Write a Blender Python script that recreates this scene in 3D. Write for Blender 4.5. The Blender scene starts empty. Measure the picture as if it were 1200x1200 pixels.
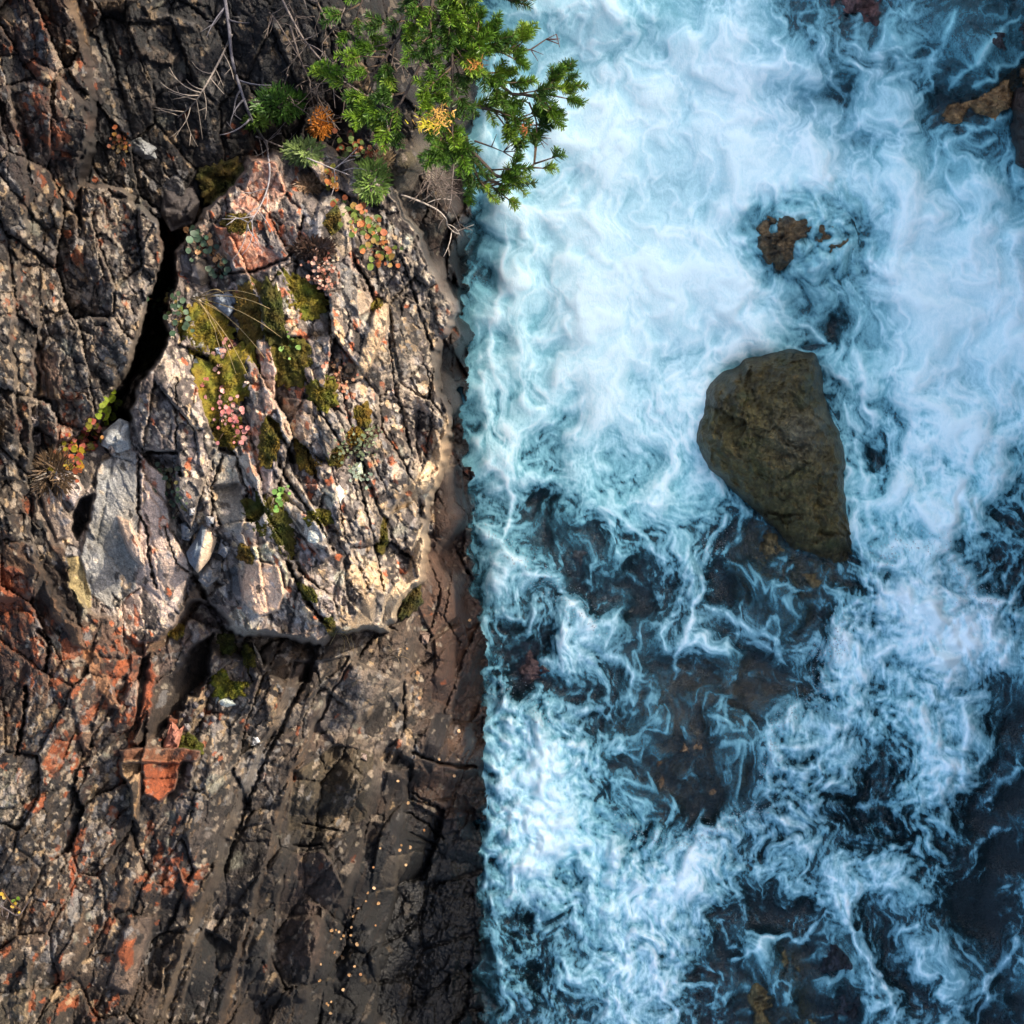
import bpy, math, random
import numpy as np
from mathutils import Vector

random.seed(7)
RNG = np.random.RandomState(11)
scene = bpy.context.scene
COL = scene.collection

# ------------------------------------------------------------------ camera, sky, sun
H = 14.0                 # camera height over the river
S = 6.0 / 1200.0         # metres per photo pixel on the river surface
cam_d = bpy.data.cameras.new("camera")
cam = bpy.data.objects.new("camera", cam_d)
COL.objects.link(cam)
cam.location = (0, 0, H)
cam.rotation_euler = (0, 0, 0)
cam_d.angle = 2 * math.atan(3.0 / H)
cam_d.clip_end = 500
scene.camera = cam

SUN_AZ, SUN_EL = math.radians(60), math.radians(40)   # azimuth from +Y towards +X
world = bpy.data.worlds.new("World")
scene.world = world
world.use_nodes = True
wn = world.node_tree
bg = wn.nodes["Background"]
sky = wn.nodes.new("ShaderNodeTexSky")
sky.sky_type = 'NISHITA'
sky.sun_disc = False
sky.sun_elevation = SUN_EL
sky.sun_rotation = SUN_AZ
sky.dust_density = 4.0
sky.ozone_density = 0.6
wn.links.new(sky.outputs[0], bg.inputs[0])
bg.inputs[1].default_value = 0.15
sd = Vector((math.sin(SUN_AZ) * math.cos(SUN_EL), math.cos(SUN_AZ) * math.cos(SUN_EL), math.sin(SUN_EL)))
sun_d = bpy.data.lights.new("sun", 'SUN')
sun_d.energy = 2.6
sun_d.angle = math.radians(0.5)
sun_d.color = (1.0, 0.88, 0.72)
sun = bpy.data.objects.new("sun", sun_d)
sun.rotation_euler = sd.to_track_quat('Z', 'Y').to_euler()
sun.location = (4, 4, 12)
COL.objects.link(sun)
scene.view_settings.view_transform = 'Standard'
scene.view_settings.look = 'None'
scene.view_settings.exposure = 1.85
scene.view_settings.gamma = 1.0
scene.cycles.max_bounces = 8
scene.cycles.transparent_max_bounces = 12
scene.cycles.caustics_reflective = False
scene.cycles.caustics_refractive = False

# ------------------------------------------------------------------ numpy toolkit
def P(x, y, z):
    """photo pixel on the level z -> point in metres"""
    k = S * (H - z) / H
    return ((x - 600) * k, (600 - y) * k, z)

def lin(*c):
    c = np.array(c, float) / 255.0
    return np.where(c <= 0.04045, c / 12.92, ((c + 0.055) / 1.055) ** 2.4)

_G = {}
def gn(x, y, seed=0):
    if seed not in _G:
        a = np.random.RandomState(seed + 100).rand(256, 256) * 2 * np.pi
        _G[seed] = (np.cos(a).astype(np.float32), np.sin(a).astype(np.float32))
    gx, gy = _G[seed]
    xi = np.floor(x).astype(np.int64); yi = np.floor(y).astype(np.int64)
    fx = (x - xi).astype(np.float32); fy = (y - yi).astype(np.float32)
    u = fx * fx * fx * (fx * (fx * 6 - 15) + 10); v = fy * fy * fy * (fy * (fy * 6 - 15) + 10)
    x0 = xi & 255; x1 = (xi + 1) & 255; y0 = yi & 255; y1 = (yi + 1) & 255
    def d(a, b, dx, dy):
        return gx[a, b] * dx + gy[a, b] * dy
    n0 = d(x0, y0, fx, fy) * (1 - u) + d(x1, y0, fx - 1, fy) * u
    n1 = d(x0, y1, fx, fy - 1) * (1 - u) + d(x1, y1, fx - 1, fy - 1) * u
    return (n0 * (1 - v) + n1 * v) * 1.5

def fbm(x, y, seed=0, octv=4, gain=0.5):
    s = 0; a = 1; t = 0
    for o in range(octv):
        s = s + a * gn(x * 2 ** o + 17.3 * o, y * 2 ** o - 9.1 * o, seed + o)
        t += a; a *= gain
    return s / t * 1.3

def worley(x, y, seed=0):
    r = np.random.RandomState(seed + 500)
    JX, JY, R0, R1, R2 = [r.rand(128, 128).astype(np.float32) for _ in range(5)]
    xi = np.floor(x).astype(np.int64); yi = np.floor(y).astype(np.int64)
    f1 = np.full(x.shape, 9.0, np.float32); f2 = f1.copy()
    ox = np.zeros(x.shape, np.float32); oy = ox.copy()
    ia = np.zeros(x.shape, np.int64); ib = ia.copy()
    for a in (-1, 0, 1):
        for b in (-1, 0, 1):
            ca = (xi + a) & 127; cb = (yi + b) & 127
            dx = (x - (xi + a) - JX[ca, cb]).astype(np.float32)
            dy = (y - (yi + b) - JY[ca, cb]).astype(np.float32)
            d = np.sqrt(dx * dx + dy * dy)
            m = d < f1
            f2 = np.where(m, f1, np.minimum(f2, d))
            f1 = np.where(m, d, f1)
            ox = np.where(m, dx, ox); oy = np.where(m, dy, oy)
            ia = np.where(m, ca, ia); ib = np.where(m, cb, ib)
    return f1, f2, ox, oy, R0[ia, ib], R1[ia, ib], R2[ia, ib]

def ss(a, b, x):
    t = np.clip((x - a) / (b - a), 0, 1)
    return t * t * (3 - 2 * t)

def poly_sd(poly, x, y):
    """signed distance to a polygon, positive inside"""
    p = np.array(poly, float); n = len(p)
    d = np.full(x.shape, 1e9); ins = np.zeros(x.shape, bool)
    for i in range(n):
        ax, ay = p[i]; bx, by = p[(i + 1) % n]
        ex, ey = bx - ax, by - ay
        t = np.clip(((x - ax) * ex + (y - ay) * ey) / (ex * ex + ey * ey + 1e-9), 0, 1)
        d = np.minimum(d, (x - ax - t * ex) ** 2 + (y - ay - t * ey) ** 2)
        c = ((ay > y) != (by > y)) & (x < ex * (y - ay) / (by - ay + 1e-12) + ax)
        ins ^= c
    d = np.sqrt(d)
    return np.where(ins, d, -d)

def line_sd(poly, x, y):
    """(distance to a polyline, side: + to the right when walking down it, place along 0..1)"""
    p = np.array(poly, float); n = len(p)
    d = np.full(x.shape, 1e9); s = np.zeros(x.shape); al = np.zeros(x.shape)
    L = np.r_[0, np.cumsum(np.hypot(*np.diff(p, axis=0).T))]
    for i in range(n - 1):
        ax, ay = p[i]; ex, ey = p[i + 1] - p[i]
        t0 = ((x - ax) * ex + (y - ay) * ey) / (ex * ex + ey * ey)
        t = np.clip(t0, 0, 1)
        dd = np.hypot(x - ax - t * ex, y - ay - t * ey)
        m = dd < d
        d = np.where(m, dd, d)
        s = np.where(m, np.sign((x - ax) * ey - (y - ay) * ex), s)
        al = np.where(m, (L[i] + t * (L[i + 1] - L[i])) / L[-1], al)
    return d, s, al

class Crop:
    """index window of a grid round a polygon (grids with 1-D axes xs, ys)"""
    def __init__(self, xs, ys, poly, pad):
        p = np.array(poly, float)
        self.i0 = np.searchsorted(xs, p[:, 0].min() - pad); self.i1 = np.searchsorted(xs, p[:, 0].max() + pad) + 1
        self.j0 = np.searchsorted(ys, p[:, 1].min() - pad); self.j1 = np.searchsorted(ys, p[:, 1].max() + pad) + 1
    def __getitem__(self, a):
        return a[self.j0:self.j1, self.i0:self.i1]
    @property
    def sl(self):
        return (slice(self.j0, self.j1), slice(self.i0, self.i1))

def idw(pts, x, y, p=3.2, s=30.0):
    num = 0; den = 0
    for (a, b, c) in pts:
        w = 1.0 / ((x - a) ** 2 + (y - b) ** 2 + s * s) ** (p / 2)
        num = num + w * c; den = den + w
    return num / den

def sample(F, xs, ys, x, y):
    x = np.clip(x, xs[0], xs[-1] - 1e-6); y = np.clip(y, ys[0], ys[-1] - 1e-6)
    i = np.clip(np.searchsorted(xs, x, side='right') - 1, 0, len(xs) - 2)
    j = np.clip(np.searchsorted(ys, y, side='right') - 1, 0, len(ys) - 2)
    fx = (x - xs[i]) / (xs[i + 1] - xs[i]); fy = (y - ys[j]) / (ys[j + 1] - ys[j])
    return (F[j, i] * (1 - fx) * (1 - fy) + F[j, i + 1] * fx * (1 - fy) + F[j + 1, i] * (1 - fx) * fy + F[j + 1, i + 1] * fx * fy)

def axis(lo, d0, d1, hi, step, coarse):
    a = np.arange(lo, d0, coarse); b = np.arange(d0, d1, step); c = np.arange(d1, hi + coarse, coarse)
    return np.concatenate([a, b, c]).astype(float)

# ------------------------------------------------------------------ mesh helpers
def tag(o, label=None, cat=None, group=None, kind=None):
    if label: o["label"] = label
    if cat: o["category"] = cat
    if group: o["group"] = group
    if kind: o["kind"] = kind
    return o

ALB = {'plant_leaf': 0.48, 'moss': 0.5, 'loose_stone': 0.62, 'bark': 0.6, 'fir_needle': 0.55}
def mesh_obj(name, verts, faces, mat, parent=None, cols=None, attrs=None, smooth=True):
    """faces: int array (n,4) / (n,3) or list of lists"""
    me = bpy.data.meshes.new(name)
    verts = np.asarray(verts, np.float32)
    me.vertices.add(len(verts))
    me.vertices.foreach_set("co", verts.ravel())
    if isinstance(faces, np.ndarray):
        k = faces.shape[1]
        flat = faces.astype(np.int32).ravel()
        starts = np.arange(0, len(flat), k, dtype=np.int32)
        n = len(faces)
    else:
        lens = np.array([len(f) for f in faces], np.int32)
        flat = np.array([i for f in faces for i in f], np.int32)
        starts = np.r_[0, np.cumsum(lens)[:-1]].astype(np.int32)
        n = len(faces)
    me.loops.add(len(flat))
    me.loops.foreach_set("vertex_index", flat)
    me.polygons.add(n)
    me.polygons.foreach_set("loop_start", starts)
    me.update(calc_edges=True)
    me.validate()
    if smooth:
        me.polygons.foreach_set("use_smooth", np.ones(len(me.polygons), bool))
    if cols is not None:
        cols = np.asarray(cols) * ALB.get(mat.name, 1.0)
        a = me.attributes.new("Col", 'FLOAT_COLOR', 'POINT')
        c = np.ones((len(verts), 4), np.float32); c[:, :3] = cols
        a.data.foreach_set("color", c.ravel())
    for k, v in (attrs or {}).items():
        a = me.attributes.new(k, 'FLOAT', 'POINT')
        a.data.foreach_set("value", np.asarray(v, np.float32).ravel())
    me.materials.append(mat)
    o = bpy.data.objects.new(name, me)
    COL.objects.link(o)
    if parent: o.parent = parent
    return o

def empty(name, loc=(0, 0, 0)):
    o = bpy.data.objects.new(name, None)
    o.empty_display_size = 0.05
    o.location = loc
    COL.objects.link(o)
    return o

class MB:
    """collects polygons with colours into one mesh"""
    def __init__(s): s.v = []; s.f = []; s.c = []
    def add(s, verts, faces, col):
        b = len(s.v)
        s.v += [tuple(v) for v in verts]
        s.f += [[i + b for i in f] for f in faces]
        s.c += [tuple(col)] * len(verts) if np.ndim(col) == 1 else [tuple(c) for c in col]
    def tube(s, pts, r0, r1, col, n=5):
        pts = [Vector(p) for p in pts]
        m = len(pts); vs = []; fs = []
        for i, p in enumerate(pts):
            t = (pts[min(i + 1, m - 1)] - pts[max(i - 1, 0)]).normalized()
            a = t.cross(Vector((0, 0, 1)))
            if a.length < 1e-3: a = Vector((1, 0, 0))
            a.normalize(); b = t.cross(a)
            r = r0 + (r1 - r0) * i / max(1, m - 1)
            for k in range(n):
                w = 2 * math.pi * k / n
                vs.append(p + a * (r * math.cos(w)) + b * (r * math.sin(w)))
        for i in range(m - 1):
            for k in range(n):
                fs.append([i * n + k, i * n + (k + 1) % n, (i + 1) * n + (k + 1) % n, (i + 1) * n + k])
        fs.append(list(range(n))[::-1]); fs.append([(m - 1) * n + k for k in range(n)])
        s.add(vs, fs, col)
    def build(s, name, mat, parent=None, origin=None, smooth=True):
        v = np.array(s.v, float)
        if origin is not None: v = v - np.array(origin)
        return mesh_obj(name, v, s.f, mat, parent, cols=np.array(s.c), smooth=smooth)

# ------------------------------------------------------------------ materials
def new_mat(name):
    m = bpy.data.materials.new(name); m.use_nodes = True
    nt = m.node_tree; nt.nodes.clear()
    out = nt.nodes.new("ShaderNodeOutputMaterial")
    return m, nt, out

def nd(nt, typ, **kw):
    n = nt.nodes.new(typ)
    for k, v in kw.items(): setattr(n, k, v)
    return n

def rock_material(name, bump=0.5, rough=0.8, wet_attr=True, sc=1.0):
    m, nt, out = new_mat(name)
    L = nt.links.new
    pb = nd(nt, "ShaderNodeBsdfPrincipled")
    at = nd(nt, "ShaderNodeAttribute", attribute_name="Col")
    tc = nd(nt, "ShaderNodeTexCoord")
    n1 = nd(nt, "ShaderNodeTexNoise"); n1.inputs["Scale"].default_value = 130 * sc; n1.inputs["Detail"].default_value = 6; n1.inputs["Roughness"].default_value = 0.7
    n2 = nd(nt, "ShaderNodeTexNoise"); n2.inputs["Scale"].default_value = 38 * sc; n2.inputs["Detail"].default_value = 5; n2.inputs["Roughness"].default_value = 0.65
    vo = nd(nt, "ShaderNodeTexVoronoi", feature='DISTANCE_TO_EDGE'); vo.inputs["Scale"].default_value = 34 * sc
    for n in (n1, n2, vo): L(tc.outputs["Object"], n.inputs["Vector"])
    mr = nd(nt, "ShaderNodeMapRange"); mr.inputs[1].default_value = 0.28; mr.inputs[2].default_value = 0.72; mr.inputs[3].default_value = 0.45; mr.inputs[4].default_value = 1.6
    L(n1.outputs["Fac"], mr.inputs[0])
    mr2 = nd(nt, "ShaderNodeMapRange"); mr2.inputs[1].default_value = 0.3; mr2.inputs[2].default_value = 0.7; mr2.inputs[3].default_value = 0.7; mr2.inputs[4].default_value = 1.3
    L(n2.outputs["Fac"], mr2.inputs[0])
    mu = nd(nt, "ShaderNodeMath", operation='MULTIPLY'); L(mr.outputs[0], mu.inputs[0]); L(mr2.outputs[0], mu.inputs[1])
    vm = nd(nt, "ShaderNodeVectorMath", operation='SCALE'); L(at.outputs["Color"], vm.inputs[0]); L(mu.outputs[0], vm.inputs["Scale"])
    ast = nd(nt, "ShaderNodeAttribute", attribute_name="steep")
    n3 = nd(nt, "ShaderNodeTexNoise"); n3.inputs["Scale"].default_value = 16 * sc; n3.inputs["Detail"].default_value = 8; n3.inputs["Roughness"].default_value = 0.75
    mp3 = nd(nt, "ShaderNodeMapping"); mp3.inputs["Scale"].default_value = (1, 1, 2.6); L(tc.outputs["Object"], mp3.inputs["Vector"]); L(mp3.outputs[0], n3.inputs["Vector"])
    r3 = nd(nt, "ShaderNodeMapRange"); r3.inputs[1].default_value = 0.32; r3.inputs[2].default_value = 0.68; r3.inputs[3].default_value = 0.2; r3.inputs[4].default_value = 2.0; L(n3.outputs["Fac"], r3.inputs[0])
    m3 = nd(nt, "ShaderNodeMix", data_type='FLOAT'); m3.inputs[2].default_value = 1.0; L(ast.outputs["Fac"], m3.inputs[0]); L(r3.outputs[0], m3.inputs[3])
    v3 = nd(nt, "ShaderNodeVectorMath", operation='SCALE'); L(vm.outputs[0], v3.inputs[0]); L(m3.outputs[0], v3.inputs["Scale"])
    L(v3.outputs[0], pb.inputs["Base Color"])
    cl = nd(nt, "ShaderNodeMath", operation='MINIMUM'); cl.inputs[1].default_value = 0.12; L(vo.outputs["Distance"], cl.inputs[0])
    ad = nd(nt, "ShaderNodeMath", operation='MULTIPLY_ADD'); L(n1.outputs["Fac"], ad.inputs[0]); ad.inputs[1].default_value = 0.35; L(n2.outputs["Fac"], ad.inputs[2])
    ad2 = nd(nt, "ShaderNodeMath", operation='MULTIPLY_ADD'); L(cl.outputs[0], ad2.inputs[0]); ad2.inputs[1].default_value = 1.6; L(ad.outputs[0], ad2.inputs[2])
    bp = nd(nt, "ShaderNodeBump"); bp.inputs["Strength"].default_value = bump; bp.inputs["Distance"].default_value = 0.03 / sc
    L(ad2.outputs[0], bp.inputs["Height"]); L(bp.outputs[0], pb.inputs["Normal"])
    if wet_attr:
        aw = nd(nt, "ShaderNodeAttribute", attribute_name="wet")
        r = nd(nt, "ShaderNodeMapRange"); r.inputs[3].default_value = rough; r.inputs[4].default_value = 0.28
        L(aw.outputs["Fac"], r.inputs[0]); L(r.outputs[0], pb.inputs["Roughness"])
    else:
        pb.inputs["Roughness"].default_value = rough
    pb.inputs["Specular IOR Level"].default_value = 0.35
    L(pb.outputs[0], out.inputs[0])
    return m

M_ROCK = rock_material("rock_face", 0.55, 0.85)
M_STONE = rock_material("loose_stone", 0.4, 0.8, False)
M_BOULDER = rock_material("boulder_stone", 0.8, 0.36, False, 0.8)

def leaf_material(name, transl=0.3, rough=0.5):
    m, nt, out = new_mat(name)
    L = nt.links.new
    at = nd(nt, "ShaderNodeAttribute", attribute_name="Col")
    tc = nd(nt, "ShaderNodeTexCoord")
    n1 = nd(nt, "ShaderNodeTexNoise"); n1.inputs["Scale"].default_value = 90
    L(tc.outputs["Object"], n1.inputs["Vector"])
    mr = nd(nt, "ShaderNodeMapRange"); mr.inputs[1].default_value = 0.3; mr.inputs[2].default_value = 0.7; mr.inputs[3].default_value = 0.7; mr.inputs[4].default_value = 1.3
    L(n1.outputs["Fac"], mr.inputs[0])
    vm = nd(nt, "ShaderNodeVectorMath", operation='SCALE'); L(at.outputs["Color"], vm.inputs[0]); L(mr.outputs[0], vm.inputs["Scale"])
    pb = nd(nt, "ShaderNodeBsdfPrincipled"); pb.inputs["Roughness"].default_value = rough
    pb.inputs["Specular IOR Level"].default_value = 0.3
    tr = nd(nt, "ShaderNodeBsdfTranslucent")
    L(vm.outputs[0], pb.inputs["Base Color"]); L(vm.outputs[0], tr.inputs["Color"])
    mx = nd(nt, "ShaderNodeMixShader"); mx.inputs[0].default_value = transl
    L(pb.outputs[0], mx.inputs[1]); L(tr.outputs[0], mx.inputs[2]); L(mx.outputs[0], out.inputs[0])
    return m

M_LEAF = leaf_material("plant_leaf", 0.25, 0.5)
M_NEEDLE = leaf_material("fir_needle", 0.3, 0.45)
M_BARK = leaf_material("bark", 0.0, 0.85)
M_MOSS = leaf_material("moss", 0.15, 0.95)

def water_material():
    m, nt, out = new_mat("river_water")
    L = nt.links.new
    fo = nd(nt, "ShaderNodeAttribute", attribute_name="foam")
    te = nd(nt, "ShaderNodeAttribute", attribute_name="teal")
    tc = nd(nt, "ShaderNodeTexCoord")
    n1 = nd(nt, "ShaderNodeTexNoise"); n1.inputs["Scale"].default_value = 45; n1.inputs["Detail"].default_value = 6; n1.inputs["Roughness"].default_value = 0.7; n1.inputs["Distortion"].default_value = 0.8
    mp = nd(nt, "ShaderNodeMapping"); mp.inputs["Scale"].default_value = (1, 0.55, 1)
    L(tc.outputs["Object"], mp.inputs["Vector"]); L(mp.outputs[0], n1.inputs["Vector"])
    # fine break-up of the foam
    sub = nd(nt, "ShaderNodeMath", operation='SUBTRACT'); L(n1.outputs["Fac"], sub.inputs[0]); sub.inputs[1].default_value = 0.5
    f1 = nd(nt, "ShaderNodeMath", operation='MULTIPLY_ADD', use_clamp=True); n2 = nd(nt, "ShaderNodeTexNoise"); n2.inputs["Scale"].default_value = 150; n2.inputs["Detail"].default_value = 4; n2.inputs["Roughness"].default_value = 0.75
    L(mp.outputs[0], n2.inputs["Vector"])
    sb2 = nd(nt, "ShaderNodeMath", operation='MULTIPLY_ADD'); L(n2.outputs["Fac"], sb2.inputs[0]); sb2.inputs[1].default_value = 0.8; L(sub.outputs[0], sb2.inputs[2])
    sb3 = nd(nt, "ShaderNodeMath", operation='SUBTRACT'); L(sb2.outputs[0], sb3.inputs[0]); sb3.inputs[1].default_value = 0.4
    L(sb3.outputs[0], f1.inputs[0]); f1.inputs[1].default_value = 0.30; L(fo.outputs["Fac"], f1.inputs[2])
    rA = nd(nt, "ShaderNodeValToRGB")       # blue-grey foam
    rB = nd(nt, "ShaderNodeValToRGB")       # turquoise aerated water
    def ramp(r, stops):
        e = r.color_ramp.elements
        while len(e) < len(stops): e.new(0.5)
        for k, (p, c) in enumerate(stops):
            e[k].position = p; e[k].color = (*lin(*c), 1)
    ramp(rA, [(0.0, (26, 52, 60)), (0.25, (58, 94, 106)), (0.5, (112, 154, 168)), (0.75, (180, 212, 220)), (1.0, (236, 246, 247))])
    ramp(rB, [(0.0, (30, 66, 76)), (0.25, (84, 140, 152)), (0.5, (138, 196, 200)), (0.75, (188, 229, 230)), (1.0, (228, 249, 246))])
    L(f1.outputs[0], rA.inputs[0]); L(f1.outputs[0], rB.inputs[0])
    mc = nd(nt, "ShaderNodeMix", data_type='RGBA')
    L(te.outputs["Fac"], mc.inputs[0]); L(rA.outputs[0], mc.inputs[6]); L(rB.outputs[0], mc.inputs[7])
    df = nd(nt, "ShaderNodeBsdfDiffuse"); L(mc.outputs[2], df.inputs["Color"])
    # bump
    bp = nd(nt, "ShaderNodeBump"); bp.inputs["Strength"].default_value = 0.35; bp.inputs["Distance"].default_value = 0.02
    L(n1.outputs["Fac"], bp.inputs["Height"])
    L(bp.outputs[0], df.inputs["Normal"])
    tr = nd(nt, "ShaderNodeBsdfTransparent"); tr.inputs["Color"].default_value = (0.66, 0.74, 0.78, 1)
    gl = nd(nt, "ShaderNodeBsdfGlossy"); gl.inputs["Roughness"].default_value = 0.14
    L(bp.outputs[0], gl.inputs["Normal"])
    fr = nd(nt, "ShaderNodeFresnel"); fr.inputs["IOR"].default_value = 1.33; L(bp.outputs[0], fr.inputs["Normal"])
    mw = nd(nt, "ShaderNodeMixShader"); L(fr.outputs[0], mw.inputs[0]); L(tr.outputs[0], mw.inputs[1]); L(gl.outputs[0], mw.inputs[2])
    al = nd(nt, "ShaderNodeMapRange", interpolation_type='SMOOTHSTEP'); al.inputs[1].default_value = 0.02; al.inputs[2].default_value = 0.42
    al.inputs[3].default_value = 0.19; al.inputs[4].default_value = 0.98
    L(f1.outputs[0], al.inputs[0])
    mx = nd(nt, "ShaderNodeMixShader"); L(al.outputs[0], mx.inputs[0]); L(mw.outputs[0], mx.inputs[1]); L(df.outputs[0], mx.inputs[2])
    L(mx.outputs[0], out.inputs[0])
    return m
M_WATER = water_material()

# ================================================================== THE CLIFF
xs = axis(-520, -14, 612, 720, 1.2, 14)
ys = axis(-500, -14, 1214, 1700, 1.2, 14)
X, Y = np.meshgrid(xs, ys)
# wobble so that no outline is a clean curve
wx = 7 * fbm(X / 42, Y / 42, 1, 3) + 2.6 * gn(X / 9, Y / 9, 5)
wy = 7 * fbm(X / 42, Y / 42, 8, 3) + 2.6 * gn(X / 9, Y / 9, 12)
XW, YW = X + wx, Y + wy

low = [(110, -200, 2.3), (150, 60, 2.25), (200, 150, 2.3), (300, 60, 2.3), (400, 40, 2.25), (460, 60, 2.0), (505, 60, 1.4), (540, 60, 0.5), (556, 20, 0.0),
       (480, 140, 2.2), (470, 190, 2.2), (520, 150, 1.1), (500, 220, 1.5), (510, 250, 1.15), (540, 215, 0.55), (552, 170, 0.05), (528, 280, 0.8), (549, 300, 0.1), (541, 330, 0.35), (552, 360, 0.0),
       (500, 330, 1.1), (530, 400, 0.8), (548, 420, 0.25), (520, 470, 0.9), (545, 470, 0.35), (540, 495, 0.15), (515, 560, 0.95), (542, 560, 0.3), (515, 620, 1.0), (540, 640, 0.35),
       (480, 690, 1.35), (520, 700, 0.9), (552, 700, 0.25), (450, 760, 1.5), (510, 780, 0.95), (550, 780, 0.45), (566, 780, 0.1), (400, 800, 1.75), (350, 800, 1.9), (300, 790, 2.15), (240, 770, 2.35),
       (330, 900, 1.75), (400, 900, 1.45), (460, 880, 1.15), (500, 870, 0.95), (540, 860, 0.62), (560, 860, 0.25), (300, 1000, 1.7), (380, 1000, 1.25), (440, 980, 0.95), (490, 950, 0.66), (530, 960, 0.45), (556, 950, 0.1),
       (280, 1100, 1.55), (350, 1100, 1.15), (410, 1100, 0.75), (470, 1080, 0.45), (520, 1060, 0.3), (556, 1060, 0.06), (250, 1200, 1.5), (330, 1200, 1.05), (400, 1200, 0.6), (470, 1180, 0.28), (530, 1160, 0.08), (560, 1180, -0.06),
       (400, 1400, 0.5), (500, 1400, 0.0), (250, 1450, 1.4), (550, -200, 0.0), (480, -200, 1.4), (400, -250, 2.2),
       (60, 800, 2.75), (40, 950, 2.7), (60, 1100, 2.55), (30, 1200, 2.5), (20, 1500, 2.5), (140, 800, 2.6), (180, 780, 2.5), (150, 900, 2.5), (210, 900, 2.2), (130, 1000, 2.4), (200, 1000, 2.15), (130, 1100, 2.25), (190, 1120, 1.95), (120, 1200, 2.1),
       (30, 640, 2.85), (60, 700, 2.75), (-200, 600, 3.4), (-200, 100, 3.5), (-200, 1100, 3.1),
       (600, 100, -0.6), (600, 400, -0.6), (600, 700, -0.6), (612, 900, -0.6), (605, 1150, -0.6), (680, 300, -1.0), (680, 900, -1.0), (600, -150, -0.6), (600, 1400, -0.6)]
Zc = idw(low, X, Y, 4.5, 16)

DIRT = lin(30, 25, 22)
Cc = np.zeros(X.shape + (3,))
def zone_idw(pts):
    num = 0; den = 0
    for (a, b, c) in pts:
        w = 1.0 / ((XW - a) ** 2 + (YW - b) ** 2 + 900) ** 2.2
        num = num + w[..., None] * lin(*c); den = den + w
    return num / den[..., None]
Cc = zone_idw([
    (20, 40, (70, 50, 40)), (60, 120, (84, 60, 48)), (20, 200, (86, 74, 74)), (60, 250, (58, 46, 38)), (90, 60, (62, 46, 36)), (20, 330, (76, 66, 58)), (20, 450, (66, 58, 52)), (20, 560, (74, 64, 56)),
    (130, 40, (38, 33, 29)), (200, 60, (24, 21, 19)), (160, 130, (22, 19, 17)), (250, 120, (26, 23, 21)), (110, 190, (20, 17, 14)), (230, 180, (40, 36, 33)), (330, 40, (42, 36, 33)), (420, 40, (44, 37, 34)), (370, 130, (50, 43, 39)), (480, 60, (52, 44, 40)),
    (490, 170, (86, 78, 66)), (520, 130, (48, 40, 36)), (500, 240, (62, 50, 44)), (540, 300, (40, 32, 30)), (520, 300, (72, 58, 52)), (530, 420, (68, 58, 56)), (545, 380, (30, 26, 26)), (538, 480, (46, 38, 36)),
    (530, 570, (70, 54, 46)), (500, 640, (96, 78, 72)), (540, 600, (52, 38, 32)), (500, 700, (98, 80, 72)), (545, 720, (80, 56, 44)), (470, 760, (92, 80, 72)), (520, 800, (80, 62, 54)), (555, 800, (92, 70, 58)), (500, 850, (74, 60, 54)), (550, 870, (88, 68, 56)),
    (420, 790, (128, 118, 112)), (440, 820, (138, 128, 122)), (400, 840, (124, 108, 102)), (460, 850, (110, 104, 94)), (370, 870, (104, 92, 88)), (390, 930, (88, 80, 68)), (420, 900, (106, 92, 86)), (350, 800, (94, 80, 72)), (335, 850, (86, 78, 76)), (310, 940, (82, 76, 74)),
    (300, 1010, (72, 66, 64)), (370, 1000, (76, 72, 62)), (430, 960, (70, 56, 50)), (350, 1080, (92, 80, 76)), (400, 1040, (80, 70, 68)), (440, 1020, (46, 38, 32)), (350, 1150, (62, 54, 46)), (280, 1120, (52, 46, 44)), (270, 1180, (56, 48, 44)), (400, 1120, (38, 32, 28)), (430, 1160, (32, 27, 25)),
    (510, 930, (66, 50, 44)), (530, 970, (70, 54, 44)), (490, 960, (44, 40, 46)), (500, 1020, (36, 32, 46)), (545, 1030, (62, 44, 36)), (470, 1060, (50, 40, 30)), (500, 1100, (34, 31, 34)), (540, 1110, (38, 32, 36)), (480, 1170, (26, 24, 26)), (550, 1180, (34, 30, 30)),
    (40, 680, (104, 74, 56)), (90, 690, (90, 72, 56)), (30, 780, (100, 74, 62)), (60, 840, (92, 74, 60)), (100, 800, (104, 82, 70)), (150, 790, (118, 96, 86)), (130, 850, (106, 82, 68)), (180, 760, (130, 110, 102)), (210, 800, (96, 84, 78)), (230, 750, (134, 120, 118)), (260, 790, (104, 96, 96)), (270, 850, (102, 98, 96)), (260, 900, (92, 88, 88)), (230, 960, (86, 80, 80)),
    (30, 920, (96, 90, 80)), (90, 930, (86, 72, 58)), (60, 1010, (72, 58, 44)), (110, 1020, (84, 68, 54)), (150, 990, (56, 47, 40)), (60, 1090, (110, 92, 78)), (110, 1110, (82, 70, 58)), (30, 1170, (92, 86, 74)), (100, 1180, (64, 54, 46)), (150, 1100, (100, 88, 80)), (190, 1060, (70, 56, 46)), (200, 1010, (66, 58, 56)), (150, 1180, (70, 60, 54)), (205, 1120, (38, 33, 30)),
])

rough = np.ones(X.shape)                 # strength of the broken relief
WET = ss(430, 560, X + 0.12 * (Y - 900)) * ss(560, 1000, Y) * 0.85
WET = np.maximum(WET, 0.8 * ss(515, 545, X) * ss(200, 260, Y))
LICH = np.zeros(X.shape)                 # how much pale lichen speckle
ORNG = np.zeros(X.shape)                 # how much orange lichen
REG = np.zeros(X.shape, int)             # which object a spot belongs to

def blend(a, m, b):
    return a * (1 - m[..., None]) + b * m[..., None]

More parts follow.
